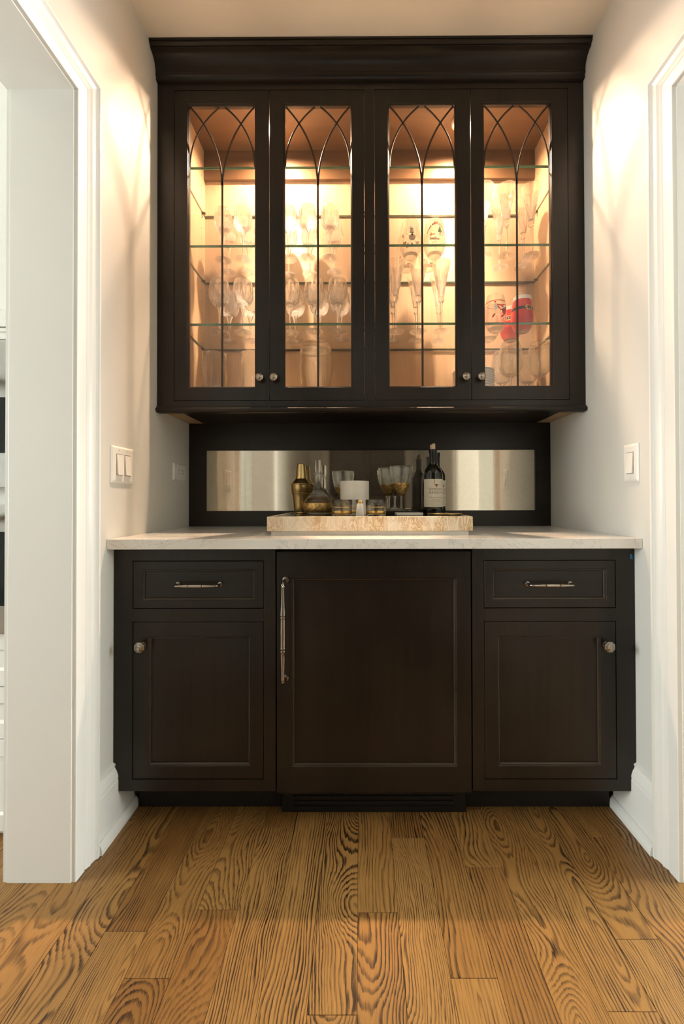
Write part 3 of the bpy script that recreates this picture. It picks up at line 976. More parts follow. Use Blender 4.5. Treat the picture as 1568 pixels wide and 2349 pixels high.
ORD = ['first', 'second', 'third', 'fourth', 'fifth']
Z2, Z1_ = SH[1] + .0004, SH[2] + .0004
proto = None
for row, ys, pts in (('front', '', [(.211, -.187), (.296, -.194), (.486, -.196), (.568, -.203), (.662, -.199)]),
                     ('rear', '', [(.203, -.093), (.291, -.089), (.466, -.070), (.563, -.078), (.673, -.090)])):
    for i, (x, y) in enumerate(pts):
        lab = 'cut crystal wine goblet, %s from left in %s row, middle glass shelf of left bay' % (ORD[i], row)
        if proto is None: proto = crystal_goblet('crystal_goblet', lab, 'crystal goblets on the middle shelf', .215, .120, .0385, .0300, (x, y, Z2))
        else: dup(proto, (x, y, Z2), lab, random.random() * 2, 'crystal goblets on the middle shelf')
proto = None
for row, pts in (('front', [(.200, -.205), (.298, -.202), (.494, -.200), (.596, -.208), (.693, -.206)]),
                 ('rear', [(.209, -.100), (.303, -.106), (.501, -.106), (.607, -.112), (.699, -.112)])):
    for i, (x, y) in enumerate(pts):
        lab = 'larger cut crystal goblet, %s from left in %s row, lowest glass shelf of left bay' % (ORD[i], row)
        if proto is None: proto = crystal_goblet('crystal_goblet', lab, 'crystal goblets on the lowest shelf', .215, .112, .0430, .0350, (x, y, Z1_))
        else: dup(proto, (x, y, Z1_), lab, random.random() * 2, 'crystal goblets on the lowest shelf')
proto = None
FL = [('lowest glass shelf', 'front', Z1_, [(.933, -.208), (1.028, -.203), (1.123, -.205)]), ('lowest glass shelf', 'rear', Z1_, [(.932, -.100), (1.032, -.098), (1.132, -.099)]),
      ('middle glass shelf', 'front', Z2, [(1.300, -.216), (1.393, -.214), (1.496, -.211)]), ('middle glass shelf', 'rear', Z2, [(1.394, -.122), (1.495, -.127)])]
for sh, row, z, pts in FL:
    for i, (x, y) in enumerate(pts):
        lab = 'cut crystal champagne flute, %s from left in %s row, %s of right bay' % (ORD[i], row, sh)
        g = 'champagne flutes on the ' + sh
        if proto is None: proto = flute('champagne_flute', lab, g, .288, (x, y, z))
        else: dup(proto, (x, y, z), lab, random.random() * 2, g)

# stemless painted glasses
SP_KEYS = [(.0235, 0.0), (.0270, .004), (.0380, .022), (.0445, .048), (.0450, .066), (.0425, .092), (.0385, .120), (.0345, .144)]
SPROF = smoothprof(SP_KEYS, 5)
def srad(z):
    for (r0, z0), (r1, z1) in zip(SPROF, SPROF[1:]):
        if z0 <= z <= z1: return r0 + (r1 - r0) * (z - z0) / max(1e-6, z1 - z0)
    return SPROF[-1][0]
def stemless(label, loc, group):
    root = thing('stemless_glass', label, 'glass', loc, group)
    c = loc
    b = MB().lathe([(.0005, .002)] + SPROF, 48, c=c)
    inn = [(r - .0018, z) for r, z in SPROF if z > .013]
    b.lathe([(.0005, .011), (inn[0][0] * .8, .0115)] + inn, 48, c=c)
    b.lathe([SPROF[-1], (SPROF[-1][0] - .0009, SPROF[-1][1] + .0008), inn[-1]], 48, c=c)
    b.build('bowl', 'clear', root, smooth=True)
    return root
def wrap(root, c, name, polys, mat, off=.0009, rot=0.0, rf=srad, two=True):
    """flat paint outlines (x, z) laid on a turned surface facing -y"""
    b = MB()
    for poly in polys:
        vs = []
        # fan from the centroid, edges cut fine
        dense = []
        n = len(poly)
        for i in range(n):
            (xa, za), (xb, zb_) = poly[i], poly[(i + 1) % n]
            k = max(1, int(math.hypot(xb - xa, zb_ - za) / .004))
            for j in range(k):
                dense.append((xa + (xb - xa) * j / k, za + (zb_ - za) * j / k))
        cxm = sum(p[0] for p in dense) / len(dense); czm = sum(p[1] for p in dense) / len(dense)
        def P(x, z):
            r = rf(z) + off
            a = x / max(.012, rf(z)) + rot
            return (c[0] + r * math.sin(a), c[1] - r * math.cos(a), c[2] + z)
        outer = [b.bm.verts.new(P(*p)) for p in dense]
        innr = [b.bm.verts.new(P(cxm + (p[0] - cxm) * .5, czm + (p[1] - czm) * .5)) for p in dense]
        cen = b.bm.verts.new(P(cxm, czm))
        n = len(dense)
        for i in range(n):
            b.bm.faces.new((outer[i], outer[(i + 1) % n], innr[(i + 1) % n], innr[i]))
            b.bm.faces.new((innr[i], innr[(i + 1) % n], cen))
    return b.build(name, mat, root)
def disc(x, z, r, n=16, sq=1.0):
    return [(x + r * math.cos(2 * PI * i / n), z + r * sq * math.sin(2 * PI * i / n)) for i in range(n)]
def bar(x0, z0, x1, z1, w=.0012):
    d = math.hypot(x1 - x0, z1 - z0)
    nx, nz = -(z1 - z0) / d * w, (x1 - x0) / d * w
    return [(x0 + nx, z0 + nz), (x0 - nx, z0 - nz), (x1 - nx, z1 - nz), (x1 + nx, z1 + nz)]
def text_mesh(txt, size, shear=0.0, spacing=1.0):
    cu = bpy.data.curves.new('lettering', 'FONT')
    cu.body = txt; cu.size = size; cu.align_x = 'CENTER'; cu.shear = shear; cu.space_character = spacing
    cu.resolution_u = 3
    ob = bpy.data.objects.new('lettering', cu)
    COL.objects.link(ob)
    dg = bpy.context.evaluated_depsgraph_get()
    dg.update()
    me = bpy.data.meshes.new_from_object(ob.evaluated_get(dg))
    bpy.data.objects.remove(ob)
    return me
def letters(root, c, txt, size, x0, z0, mat, rf=srad, rot=0.0, arch=0.0, off=.0010, bold=0.0, shear=0.0, tilt=None, name='lettering', sy=1.0):
    me = text_mesh(txt, size, shear)
    bm = bmesh.new(); bm.from_mesh(me)
    if bold:
        # thicken by pushing a few shifted copies of the strokes
        base_ = bm.copy() if hasattr(bm, 'copy') else None
        src = [[(v.co.x, v.co.y) for v in f.verts] for f in bm.faces]
        for dx, dz in ((bold, 0), (-bold, 0), (0, bold), (0, -bold)):
            for f in src:
                bm.faces.new([bm.verts.new((x + dx, z + dz, 0)) for x, z in f])
    og = ORG[root.name]
    for v in bm.verts:
        x, z = v.co.x + x0, v.co.y * sy + z0
        z -= arch * (v.co.x ** 2)
        if tilt: z += tilt * v.co.x
        r = rf(z) + off
        a = x / max(.012, rf(z)) + rot
        v.co = Vector((c[0] + r * math.sin(a), c[1] - r * math.cos(a), c[2] + z)) - og
    me2 = bpy.data.meshes.new(name)
    bm.to_mesh(me2); bm.free()
    me2.materials.append(M[mat])
    ob = bpy.data.objects.new(name, me2)
    COL.objects.link(ob); ob.parent = root
    ORG[ob.name] = og
    return ob

GP = 'painted stemless glasses'
c = (1.095, -.208, Z2)
g = stemless('stemless glass painted with red arched lettering CELEBRATE and green tree', c, GP)
letters(g, c, 'ceLeBRATe', .0165, 0.0, .1130, 'red_dark', arch=22, bold=.0006)
wrap(g, c, 'painted_tree', [[(.0060, .0790), (.0260, .0790), (.0150, .1080)]], 'green_paint')
wrap(g, c, 'painted_trunk', [bar(.0155, .0660, .0155, .0785, .0019)], 'red_paint')
letters(g, c, 'the', .0160, -.016, .0660, 'orange_paint', bold=.0005)
letters(g, c, 'SeaSon', .0145, -.006, .0480, 'ink', bold=.0005, tilt=-.12)
wrap(g, c, 'painted_figure', [bar(.026, .066, .028, .082), bar(.031, .066, .031, .083), bar(.025, .081, .034, .085)], 'grey_paint')
letters(g, c, 'is here', .0085, -.002, .0370, 'orange_paint', tilt=.1)
c = (.996, -.204, Z2)
g = stemless('stemless glass painted with a snowman, small tree and orange squiggles', c, GP)
wrap(g, c, 'painted_snowman', [disc(.002, .060, .0135), disc(.001, .0850, .0085)], 'tan_paint', off=.0007)
wrap(g, c, 'painted_scarf', [bar(-.008, .0785, .009, .0785, .0016), bar(.001, .0785, .0035, .0660, .0022), bar(.002, .077, -.002, .067, .0014)], 'black_paint', off=.0013)
wrap(g, c, 'painted_hat', [[(-.0085, .0930), (.0095, .0930), (.0070, .0985), (-.0060, .0985)], disc(-.004, .1025, .003), disc(.003, .1000, .002)], 'grey_paint', off=.0013)
wrap(g, c, 'painted_arms', [bar(-.011, .066, -.022, .078, .0007), bar(-.022, .078, -.025, .077, .0007), bar(.014, .064, .023, .077, .0007)], 'red_dark')
wrap(g, c, 'painted_tree', [[(-.006, .0250), (.009, .0250), (.0015, .0400)]], 'green_paint')
letters(g, c, 'L', .0220, -.0120, .0250, 'black_paint', bold=.0006, tilt=.5)
letters(g, c, 'P', .0180, -.0260, .0330, 'ink', bold=.0006)
letters(g, c, 'W', .0170, .0230, .0350, 'grey_paint', bold=.0006)
letters(g, c, 't', .0240, -.0370, .0660, 'red_dark', bold=.0006)
wrap(g, c, 'painted_squiggle', [bar(-.036, .030, -.034, .048, .0022), bar(-.020, .022, -.016, .036, .0022), bar(.028, .040, .034, .050, .0018), bar(.034, .062, .036, .068, .0016)], 'orange_paint')
for j, (x, y, lab) in enumerate([(.9900, -.1080, 'painted stemless glass standing behind the snowman glass'), (1.0860, -.1120, 'painted stemless glass standing behind the green tree glass')]):
    c = (x, y, Z2)
    g = stemless(lab, c, GP)
    wrap(g, c, 'painted_squiggle', [bar(-.038, .020, -.030, .045, .0022), bar(.022, .018, .030, .030, .003), bar(-.02, .08, -.012, .092, .002)], 'orange_paint')
    wrap(g, c, 'painted_mark', [bar(-.028, .022, -.022, .026, .0016), bar(.000, .0120, .014, .0120, .0016), bar(.030, .060, .034, .075, .0016)], 'black_paint')

# shells of paint on the red suit glasses
def shell(root, c, name, z0, z1, mat, off=.0006, a0=0, a1=2 * PI):
    pr = [(srad(z0 + (z1 - z0) * i / 12) + off, z0 + (z1 - z0) * i / 12) for i in range(13)]
    return MB().lathe(pr, 48, c=c).build(name, mat, root, smooth=True)
for lab, c, rot in (('red suit glass with white rim, black belt and gold buckle, in front', (1.4610, -.198, Z1_), .30), ('red suit glass half hidden behind the buckled red glass', (1.4470, -.100, Z1_), -.5)):
    g = stemless(lab, c, GP)
    shell(g, c, 'red_coat', .004, .1265, 'red_paint')
    shell(g, c, 'white_trim', .1268, .1435, 'white_paint')
    shell(g, c, 'belt', .0810, .0930, 'black_paint', .0010)
    bw, bh = .0110, .0090
    zc = .0870
    wrap(g, c, 'buckle', [bar(-bw, zc - bh, bw, zc - bh, .0016), bar(-bw, zc + bh, bw, zc + bh, .0016), bar(-bw, zc - bh, -bw, zc + bh, .0016), bar(bw, zc - bh, bw, zc + bh, .0016)], 'gold', off=.0018, rot=rot)
    wrap(g, c, 'belt_hole', [disc(0, zc, .0014, 8), disc(.018, zc, .0014, 8), disc(-.016, zc, .0014, 8)], 'white_paint', off=.0018, rot=rot)
c = (1.3470, -.207, Z1_)
g = stemless('stemless glass painted with red ring, white dotted tile and red ribbons', c, GP)
shell(g, c, 'red_ring', .1120, .1150, 'red_paint', .0009)
wrap(g, c, 'dotted_tile', [[(-.024, .070), (-.009, .076), (-.012, .098), (-.020, .103)]], 'white_paint', rot=.1)
wrap(g, c, 'tile_dot', [disc(-.018, .094, .0013, 8), disc(-.0145, .088, .0013, 8), disc(-.0185, .084, .0013, 8), disc(-.0145, .080, .0013, 8)], 'black_paint', off=.0016, rot=.1)
wrap(g, c, 'painted_heart', [[(.012, .060), (.018, .048), (.030, .066), (.034, .086), (.028, .090), (.022, .080), (.012, .078), (.004, .074)]], 'red_dark', rot=.1)
wrap(g, c, 'ribbon', [bar(-.012, .094, .010, .090, .0030), bar(-.010, .088, .004, .070, .0022), bar(.004, .092, .020, .082, .0020), bar(.010, .091, .036, .104, .0018), bar(-.022, .106, -.014, .107, .003), bar(-.030, .044, -.020, .056, .003)], 'red_paint', rot=.1, off=.0011)
wrap(g, c, 'painted_leaf', [[(.002, .040), (.014, .046), (.017, .054), (.008, .050)]], 'green_paint', rot=.1)
c = (1.3500, -.104, Z1_)
g = stemless('plain-looking stemless glass behind the dotted tile glass', c, GP)
wrap(g, c, 'painted_mark', [bar(.018, .024, .030, .034, .003)], 'orange_paint')

# ---------------------------------------------------- cabinet floor
FZ = FLOORZ + .0004
def hollow(root, c, outer, th, base_t, mat, seg=48, name='body'):
    b = MB().lathe([(.0005, outer[0][1])] + outer, seg, c=c)
    inn = [(max(.0005, r - th), z) for r, z in outer if z > outer[0][1] + base_t]
    b.lathe([(.0005, outer[0][1] + base_t), (inn[0][0] * .92, outer[0][1] + base_t)] + inn, seg, c=c)
    b.lathe([outer[-1], (outer[-1][0] - th / 2, outer[-1][1] + .001), inn[-1]], seg, c=c)
    return b.build(name, mat, root, smooth=True, sharp=60)
for x, lab in ((.1730, 'tall clear cylinder vase at the left end of the cabinet floor'), (.3310, 'tall clear cylinder vase beside the first door stile on cabinet floor')):
    c = (x, -.180, FZ)
    g = thing('cylinder_vase', lab, 'vase', c, 'glass vases on the cabinet floor')
    hollow(g, c, [(.0480, 0), (.0500, .003), (.0500, .10), (.0500, .214)], .003, .012, 'clear')
c = (.5990, -.180, FZ)
g = thing('barrel_vase', 'upturned thick-based barrel vase alone on the cabinet floor', 'vase', c, 'glass vases on the cabinet floor')
bp = smoothprof([(.0480, 0.0), (.0600, .07), (.0690, .14), (.0695, .18), (.0660, .225), (.0585, .250), (.0560, .254)], 5)
b = MB().lathe(bp + [(.045, .2560), (.0005, .2560)], 48, c=c)
b.lathe([(r - .0035, z) for r, z in bp if z < .228] + [(.050, .2330), (.0005, .2330)], 48, c=c)
b.lathe([bp[0], (bp[0][0] - .0035, 0)], 48, c=c)
b.build('body', 'clear', g, smooth=True, sharp=60)
def wine_glass(label, loc, h, zb, rmax, rrim, group, name='wine_glass'):
    root = thing(name, label, 'wine glass', (0, 0, 0), group)
    MB().lathe([(.0005, 0), (.034, .0005), (.0355, .0015), (.034, .0025), (.015, .005), (.006, .010)], 36).build('foot', 'clear', root, smooth=True)
    MB().lathe(smoothprof([(.006, .010), (.0038, .03), (.0034, zb * .7), (.0060, zb * .92), (.0110, zb)], 4), 14).build('stem', 'crystal', root, smooth=True)
    hb = h - zb
    pr = smoothprof([(.0110, zb), (rmax * .60, zb + hb * .08), (rmax * .90, zb + hb * .24), (rmax, zb + hb * .42), (rmax * .95, zb + hb * .68), (rrim, h)], 6)
    inn = [(max(.0005, r - .0016), z) for r, z in pr if z > zb + .007]
    b = MB().lathe(pr, 44)
    b.lathe([(.0005, zb + .006)] + inn, 44)
    b.lathe([pr[-1], inn[-1]], 44)
    b.build('bowl', 'clear', root, smooth=True)
    root.location = loc
    return root
GW = 'plain wine glasses on the cabinet floor'
p0 = wine_glass('large plain wine glass at the front right end of cabinet floor', (1.5290, -.205, FZ), .248, .106, .0490, .0350, GW)
dup(p0, (1.4090, -.205, FZ), 'large plain wine glass at front beside the plate stack', 1, GW)
dup(p0, (1.5240, -.093, FZ), 'large plain wine glass at the rear right corner of cabinet floor', 2, GW)
dup(p0, (1.4130, -.093, FZ), 'large plain wine glass at rear beside the plate stack', 3, GW)
pl0 = None
for i in range(14):
    z = FZ + i * .0104
    if pl0 is None:
        pl0 = tag(MB().lathe([(.0005, .0002), (.048, .0), (.052, .002), (.070, .0045), (.088, .0125), (.0885, .0140), (.0870, .0145), (.069, .0068), (.050, .0045), (.0005, .0040)], 48).build('plate', 'plate', smooth=True), 'white salad plate, bottom of the stack on the cabinet floor', 'plate', 'white plates stacked on the cabinet floor')
        pl0.location = (1.274, -.130, z)
    else:
        q = pl0.copy(); COL.objects.link(q); q.location = (1.274 + random.uniform(-.001, .001), -.130, z)
        q['label'] = 'white salad plate, top of the stack on cabinet floor' if i == 13 else 'white salad plate, %s from the top of the cabinet floor stack' % ['', 'second', 'third', 'fourth', 'fifth', 'sixth', 'seventh', 'eighth', 'ninth', 'tenth', 'eleventh', 'twelfth', 'thirteenth'][13 - i]
for x, w_ in ((.948, 'left'), (1.008, 'right')):
    c = (x, -.215, FZ)
    g = thing('shot_glass', 'low clear glass peeping over the third door rail, %s one of two' % w_, 'glass', c, 'low glasses on the cabinet floor')
    hollow(g, c, [(.020, 0), (.0225, .02), (.0245, .052)], .002, .008, 'clear', 32)

# ------------------------------------------------------------------ tray and what stands on it
tr_ = thing('serving_tray', 'long veined stone tray with a dark top on the countertop', 'tray', (.817, -.285, CT1))
TX0, TX1, TY0, TY1, TZ = .4680, 1.1660, -.520, -.040, .9780
MB().box(TX0 + .012, TX1 - .012, TY0 + .010, TY1 - .010, CT1 + .0003, .9285).build('plinth', 'marble', tr_)
b = MB()
b.rings([(TX0, TX1, TY0, TY1, 0)])
b.bm.free(); b = MB()
def hr(dx, z): return [(TX0 + dx, TY0 + dx, z), (TX1 - dx, TY0 + dx, z), (TX1 - dx, TY1 - dx, z), (TX0 + dx, TY1 - dx, z)]
rows = [[b.bm.verts.new(p) for p in hr(dx, z)] for dx, z in ((.012, .9287), (.0012, .9287), (0, .930), (0, TZ - .0015), (.0015, TZ), (.0115, TZ), (.0125, TZ - .001), (.0125, .9705))]
for A, B_ in zip(rows, rows[1:]):
    for i in range(4): b.bm.faces.new((A[i], A[(i + 1) % 4], B_[(i + 1) % 4], B_[i]))
b.bm.faces.new(rows[-1]); b.bm.faces.new(rows[0][::-1])
b.build('body', 'tray', tr_)
MB().box(TX0 + .0128, TX1 - .0128, TY0 + .0128, TY1 - .0128, .9706, .9750).build('liner', 'block', tr_)
TT = .9753
# cocktail shaker
c = (.524, -.098, TT); k = .00192
g = thing('cocktail_shaker', 'brushed brass cocktail shaker at the left end of the tray', 'shaker', c)
b = MB().lathe([(.0005, .0005), (.0270, .0), (.0285, .002), (.0285, .004), (.0275, .006), (.0300, .012), (.0330, .03), (.0385, .072), (.0420, .0840), (.0425, .0850), (.0415, .0862), (.0425, .0875), (.0430, .0895), (.0418, .0905), (.0430, .0920), (.0455, .122), (.0462, .1270), (.0470, .1280), (.0470, .1295), (.0452, .1300)], 48, c=c)
b.build('cup', 'brass', g, smooth=True, sharp=35)
MB().lathe([(.0450, .1290), (.0440, .1310), (.0262, .1508), (.0255, .1520)], 48, c=c).build('strainer', 'brass', g, smooth=True)
MB().lathe([(.0250, .1515), (.0256, .1525), (.0256, .1545), (.0245, .160), (.0215, .195), (.0200, .2130), (.0190, .2165), (.0165, .2180), (.0005, .2185)], 40, c=c).build('cap', 'brass', g, smooth=True, sharp=35)
# decanter
c = (.605, -.158, TT)
g = thing('decanter', 'round clear decanter with gold leaf belly and cylinder stopper', 'decanter', c)
dk = [(.0380, 0.0), (.0480, .002), (.0590, .012), (.0630, .026), (.0615, .042), (.0540, .060), (.0400, .078), (.0240, .094), (.0165, .108), (.0135, .125), (.0125, .150), (.0130, .166), (.0145, .170)]
dp = smoothprof(dk, 4)
b = MB().lathe([(.0005, .0005)] + dp + [(.0205, .1715), (.0205, .1735), (.0120, .1745)], 48, c=c)
b.lathe([(.0005, .006)] + [(r - .0025, z) for r, z in dp if z > .006] + [(.0110, .1745)], 48, c=c)
b.build('body', 'clear', g, smooth=True)
MB().lathe([(r + .0004, z) for r, z in dp if .004 < z < .050], 48, c=c).build('gold_leaf', 'gold_leaf', g, smooth=True)
MB().lathe([(.0005, .160), (.0085, .160), (.0100, .174), (.0100, .1775), (.0118, .1800), (.0122, .182), (.0122, .2265), (.0115, .228), (.0005, .228)], 32, c=c).build('stopper', 'clear', g, smooth=True, sharp=40)
# canister
c = (.762, -.255, TT)
g = thing('canister', 'white stone cylinder canister in the middle of the tray', 'canister', c)
MB().lathe([(.0005, 0), (.0560, 0), (.0578, .002), (.0580, .01), (.0580, .1310), (.0572, .1335), (.0555, .1340), (.0530, .1325), (.0525, .05), (.0005, .048)], 56, c=c).build('body', 'ceramic', g, smooth=True, sharp=40)
# small conical shaker
c = (.7840, -.462, TT)
g = thing('cone_bottle', 'small white cone bottle with gold collar between the tumblers', 'bottle', c)
MB().lathe([(.0005, 0), (.0150, 0), (.0156, .002), (.0108, .044), (.0100, .046), (.0085, .0465)], 32, c=c).build('body', 'plate', g, smooth=True, sharp=40)
MB().lathe([(.0088, .0462), (.0092, .048), (.0092, .0555), (.0080, .0570), (.0005, .0575)], 32, c=c).build('collar', 'gold', g, smooth=True, sharp=40)
# tumblers
for (x, y, lab) in ((.7186, -.4300, 'low gold-banded tumbler at tray front beside the decanter'), (.7420, -.3400, 'low gold-banded tumbler behind the front one beside the decanter'), (.8410, -.4300, 'low gold-banded tumbler at tray front left of the white slab')):
    c = (x, y, TT)
    g = thing('tumbler', lab, 'tumbler', c, 'gold banded tumblers on the tray')
    hollow(g, c, [(.0345, 0), (.0355, .002), (.0365, .03), (.0385, .0590)], .0022, .006, 'clear', 44)
    MB().lathe([(.0360, .0085), (.0363, .0090), (.0364, .0190), (.0362, .0200)], 44, c=c).build('wide_band', 'gold', g, smooth=True)
    MB().lathe([(.0372, .0315), (.0375, .0320), (.0376, .0340), (.0374, .0345)], 44, c=c).build('thin_band', 'gold', g, smooth=True)
# dark block, slab and the goblets
tag(MB().box(.850, 1.020, -.238, -.045, TT, .9882, .001).build('coaster_box', 'block', origin=(.935, -.14, TT)), 'flat black box under the gold goblets on the tray', 'box')
tag(MB().box(.922, 1.022, -.358, -.262, TT, .9845, .0015).build('marble_slab', 'marble', origin=(.972, -.31, TT)), 'small white marble slab lying before the gold goblets', 'slab')
def gold_goblet(label, loc):
    root = thing('gold_goblet', label, 'goblet', (0, 0, 0), 'gold cupped goblets on the tray')
    MB().lathe([(.0005, 0), (.0320, .0), (.0340, .0012), (.0320, .0025), (.012, .004), (.0052, .008)], 32).build('foot', 'clear', root, smooth=True)
    MB().lathe(smoothprof([(.0052, .008), (.0042, .025), (.0048, .045), (.0068, .058), (.0085, .064)], 4), 10).build('stem', 'clear', root, smooth=True)
    pr = smoothprof([(.0085, .064), (.0160, .072), (.0255, .088), (.0360, .114), (.0440, .145), (.0490, .186)], 6)
    inn = [(max(.0005, r - .0020), z) for r, z in pr if z > .071]
    sd = 20
    fac = lambda th, i: -.0010 * (1 - abs(math.cos(th * 5))) if pr[i][1] > .11 else 0
    b = MB().lathe(pr, 60, fac)
    b.lathe([(.0005, .070)] + inn, 60)
    b.lathe([pr[-1], inn[-1]], 60)
    b.build('bowl', 'clear', root, smooth=True)
    # hammered gold cup: scales in staggered rows
    gp = [(r + .0007, z) for r, z in pr if z < .1165]
    def scale(th, i):
        z = gp[i][1]
        row = (z - .064) / .0105
        q = th * 12 / (2 * PI) + (.5 if int(row) % 2 else 0)
        f = abs((q % 1) - .5) * 2
        return .0014 * (1 - f) * (1 - (row % 1)) if z < .114 else 0
    MB().lathe(gp, 72, scale).build('gold_cup', 'gold_leaf', root)
    root.location = loc
    return root
g0 = gold_goblet('gold-cupped goblet nearest the wine bottles on the black box', (.9560, -.1920, .9885))
dup(g0, (.9120, -.0850, .9885), 'gold-cupped goblet behind the front one on the black box', .3)
dup(g0, (.7075, -.0850, TT), 'gold-cupped goblet half hidden behind the white canister', .9)
# wine bottles
bk = [(.0345, 0), (.0390, .002), (.0398, .006), (.0398, .155), (.0392, .163), (.0360, .175), (.0270, .190), (.0185, .200), (.0152, .2100), (.0146, .2200), (.0142, .2490)]
def wine_bottle(label, loc, corked, lrot):
    c = loc
    root = thing('wine_bottle', label, 'bottle', c, 'wine bottles on the tray')
    pr = smoothprof(bk[2:], 4)
    MB().lathe([(.0005, .006), (.030, .001), (.0345, 0), (.0390, .002)] + pr + [(.0005, .2490)], 48, c=c).build('body', 'bottle', root, smooth=True, sharp=60)
    MB().lathe([(.0156, .2100), (.0152, .2150), (.0150, .2480), (.0162, .2500), (.0166, .2530), (.0166, .2600), (.0158, .2640), (.0110, .2650), (.0005, .2650)], 36, c=c).build('foil', 'foil', root, smooth=True, sharp=40)
    rf = lambda z: .0398
    b = MB()
    n = 28
    a0, a1 = -1.45 + lrot, 1.45 + lrot
    rows = []
    for z in (.030, .1420):
        rows.append([b.bm.verts.new((c[0] + .0402 * math.sin(a0 + (a1 - a0) * i / n), c[1] - .0402 * math.cos(a0 + (a1 - a0) * i / n), c[2] + z)) for i in range(n + 1)])
    for i in range(n): b.bm.faces.new((rows[0][i], rows[0][i + 1], rows[1][i + 1], rows[1][i]))
    b.build('label', 'paper', root)
    kw = dict(rf=rf, off=.0007, rot=lrot)
    letters(root, c, 'GUNDLACH', .0112, 0, .0985, 'ink_soft', bold=.00018, **kw)
    letters(root, c, 'BUNDSCHU', .0112, 0, .0840, 'ink_soft', bold=.00018, **kw)
    letters(root, c, 'Cabernet Sauvignon', .0078, 0, .0660, 'ink_soft', shear=.35, **kw)
    letters(root, c, 'SONOMA VALLEY', .0046, 0, .0565, 'ink_soft', **kw)
    letters(root, c, 'ESTATE GROWN', .0040, 0, .0510, 'ink_soft', **kw)
    letters(root, c, 'ALC. 14.5% VOL', .0036, 0, .0360, 'ink_soft', **kw)
    wrap(root, c, 'label_crest', [disc(.0, .1170, .0050, 10), [(-.0040, .1150), (.0040, .1150), (.0, .1085)], disc(-.0045, .1190, .0022, 8), disc(.0045, .1190, .0022, 8)], 'crest_red', off=.0009, rot=lrot, rf=rf)
    wrap(root, c, 'label_rule', [bar(-.018, .0955, .018, .0955, .0003), bar(.010, .1185, .0145, .1185, .0005)], 'ink_soft', off=.0007, rot=lrot, rf=rf)
    if corked:
        wrap(root, c, 'wine_drip', [[(-.0105, .1415), (-.0065, .1415), (-.0068, .1190), (-.0100, .1190)]], 'tan_paint', off=.0007, rot=lrot, rf=rf)
        b = MB().lathe([(.0105, .2600), (.0108, .2740), (.0105, .2850)], 20, c=c, cap1=True)
        for v in b.bm.verts:
            if v.co.z > c[2] + .28: v.co.z += .004 * math.sin(v.co.x * 700) - (.006 if v.co.x < c[0] - .004 else 0)
        b.build('cork', 'cork', root)
    return root
wine_bottle('corked dark wine bottle with cream label in front, at right of tray', (1.0814, -.2260, TT), True, .20)
wine_bottle('dark wine bottle without a cork standing behind the corked one', (1.1174, -.1045, TT), False, .55)
c = (1.0900, -.4150, TT)
g = thing('brass_dish', 'shallow brass-rimmed dish before the wine bottles', 'dish', c)
MB().lathe([(.0005, .001), (.050, .0), (.056, .002), (.060, .0090), (.0615, .0098), (.0620, .0085), (.0585, .001)], 48, c=c).build('body', 'brass', g, smooth=True, sharp=40)

# ------------------------------------------------------------------ switches and outlet
def wall_plate(root, xw, sgn, ya, yb, za, zb):
    b = MB()
    d = sgn * .0062
    f = lambda e, x: [(x, ya + e, za + e), (x, yb - e, za + e), (x, yb - e, zb - e), (x, ya + e, zb - e)]
    rows = [[b.bm.verts.new(p) for p in f(e, xw + sgn * t_)] for e, t_ in ((0, .0002), (.0004, .0022), (.0050, .0058), (.0075, .0064))]
    for A, B_ in zip(rows, rows[1:]):
        for i in range(4): b.bm.faces.new((A[i], A[(i + 1) % 4], B_[(i + 1) % 4], B_[i]))
    b.bm.faces.new(rows[-1])
    return b.build('plate', 'plastic', root)
def rocker(root, xw, sgn, yc, zc):
    MB().prism_y([(xw + sgn * .0060, zc - .0345), (xw + sgn * .0068, zc - .0345), (xw + sgn * .0068, zc + .0345), (xw + sgn * .0060, zc + .0345)], yc - .0175, yc + .0175).build('gap', 'shadow_gap', root)
    b = MB()
    b.prism_y([(xw + sgn * .0062, zc - .0330), (xw + sgn * .0125, zc - .0330), (xw + sgn * .0072, zc + .0330), (xw + sgn * .0062, zc + .0330)], yc - .0163, yc + .0163)
    b.build('rocker', 'plastic', root)
    for z in (zc - .0480, zc + .0480):
        MB().lathe([(.0030, 0), (.0028, .0008), (.0005, .0010)], 10, axis='y', c=(0, 0, 0)).bm.free()
        q = MB()
        q.box(min(xw + sgn * .0062, xw + sgn * .0074), max(xw + sgn * .0062, xw + sgn * .0074), yc - .0028, yc + .0028, z - .0028, z + .0028, .001)
        q.build('screw', 'plastic', root)
g = thing('light_switch', 'white double rocker switch on the left wall above the countertop', 'switch', (0, -.567, 1.150), 'light switches')
wall_plate(g, 0.0, 1, -.6310, -.5020, 1.0905, 1.2095)
rocker(g, 0.0, 1, -.5890, 1.150); rocker(g, 0.0, 1, -.5430, 1.150)
g = thing('light_switch', 'white single rocker switch on the right wall beside the casing', 'switch', (W, -.600, 1.150), 'light switches')
wall_plate(g, W, -1, -.6370, -.5635, 1.0905, 1.2105)
rocker(g, W, -1, -.6000, 1.150)
g = thing('power_outlet', 'white sideways power outlet low on the left wall near the mirror', 'outlet', (0, -.130, 1.156))
wall_plate(g, 0.0, 1, -.1920, -.0700, 1.1195, 1.1925)
for yc in (-.150, -.111):
    o = MB().lathe([(.0165, 0), (.0160, .0014), (.0005, .0016)], 24, c=(0, 0, 0))
    for v in o.bm.verts: v.co = Vector((.0062 + v.co.z, yc + v.co.x * .9, 1.156 + v.co.y))
    o = o.build('receptacle', 'plastic', g)
    for dz in (-.0065, .0065):
        MB().box(.0077, .0084, yc - .0045, yc + .0035, 1.156 + dz - .0013, 1.156 + dz + .0013).build('slot', 'slot', o)

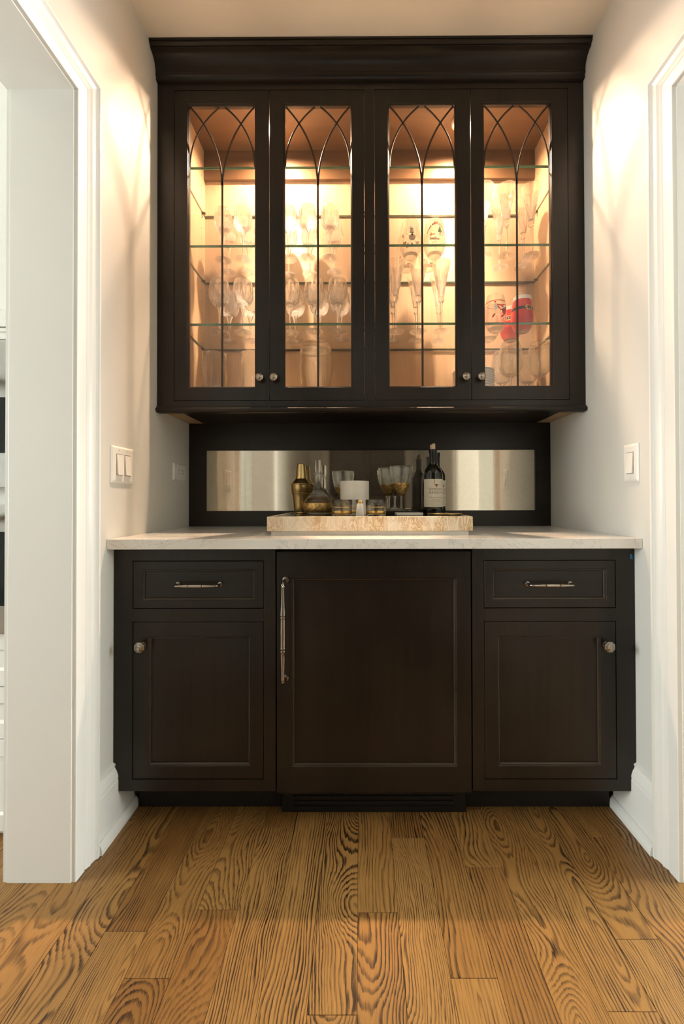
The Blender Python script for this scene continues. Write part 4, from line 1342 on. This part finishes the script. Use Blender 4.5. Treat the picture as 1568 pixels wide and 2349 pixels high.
# ------------------------------------------------------------------ kitchen seen past the left opening
KX0, KX1, KY = -1.10, -.215, -.653
ko = thing('oven_cabinet', 'tall white kitchen cabinet holding two steel wall ovens beyond left opening', 'cabinet', ((KX0 + KX1) / 2, -.33, 0))
b = MB()
b.box(KX0, KX1, KY + .02, -.002, 0, 2.6)
b.build('carcass', 'kitchen_white', ko)
def kfront(name, z0, z1, mat='kitchen_white', x0=KX0 + .004, x1=KX1 - .004):
    return MB().rings([(x0, x1, z0, z1, KY + .0195), (x0, x1, z0, z1, KY + .001), (x0 + .001, x1 - .001, z0 + .001, z1 - .001, KY), (x0 + .05, x1 - .05, z0 + min(.05, (z1 - z0) * .3), z1 - min(.05, (z1 - z0) * .3), KY), (x0 + .056, x1 - .056, z0 + min(.056, (z1 - z0) * .35), z1 - min(.056, (z1 - z0) * .35), KY + .007)], cap_last=True).build(name, mat, ko)
for z0, z1 in ((.02, .30), (.303, .46), (.463, .625)): kfront('drawer', z0, z1)
kfront('door', 1.575, 2.58)
kfront('filler', 1.535, 1.570)
def wall_oven(lab, z0, z1, handle_z, win):
    root = thing('wall_oven', lab, 'oven', ((KX0 + KX1) / 2, KY, z0), 'wall ovens')
    x0, x1 = KX0 + .05, KX1 - .05
    MB().box(x0, x1, KY - .018, KY - .0003, z0, z1, .003).build('front', 'steel', root)
    MB().box(x0 + .004, x1 - .004, KY - .0195, KY - .0185, win[0], win[1]).build('window', 'black_glass', root)
    if handle_z:
        b = MB()
        b.tube([(x0 + .03, KY - .060, handle_z), (x1 - .03, KY - .060, handle_z)], .0155, 18)
        for x in (x0 + .06, x1 - .06): b.tube([(x, KY - .018, handle_z), (x, KY - .06, handle_z)], .008, 10)
        b.build('handle', 'steel', root, smooth=True, sharp=40)
    return root
wall_oven('upper steel wall oven with bar handle in the white kitchen cabinet', 1.073, 1.525, 1.405, (1.180, 1.350))
wall_oven('lower steel wall oven in the white kitchen cabinet beyond left opening', .632, 1.022, .985, (.715, .940))
# pantry on the far kitchen wall, caught in the mirror
kp = thing('pantry_cabinet', 'white pantry cabinet along the kitchen rear wall seen in the mirror', 'cabinet', (-1.4, YR + .3, 0))
MB().box(-2.6, -.25, YR + .001, YR + .58, 0, 2.5).build('carcass', 'kitchen_white', kp)
for i in range(4):
    x0 = -2.595 + i * .5875
    for z0, z1 in ((.1, .88), (.89, 1.08), (1.09, 2.48)):
        MB().rings([(x0, x0 + .58, z0, z1, 0), (x0, x0 + .58, z0, z1, 0.018), (x0 + .06, x0 + .52, z0 + .06, z1 - .06, .018), (x0 + .065, x0 + .515, z0 + .065, z1 - .065, .010)], cap_last=True).build('door', 'kitchen_white', kp)
        d = kp.children[-1]
for d in [o for o in kp.children if o.name.startswith('door')]:
    d.location.y += YR + .581
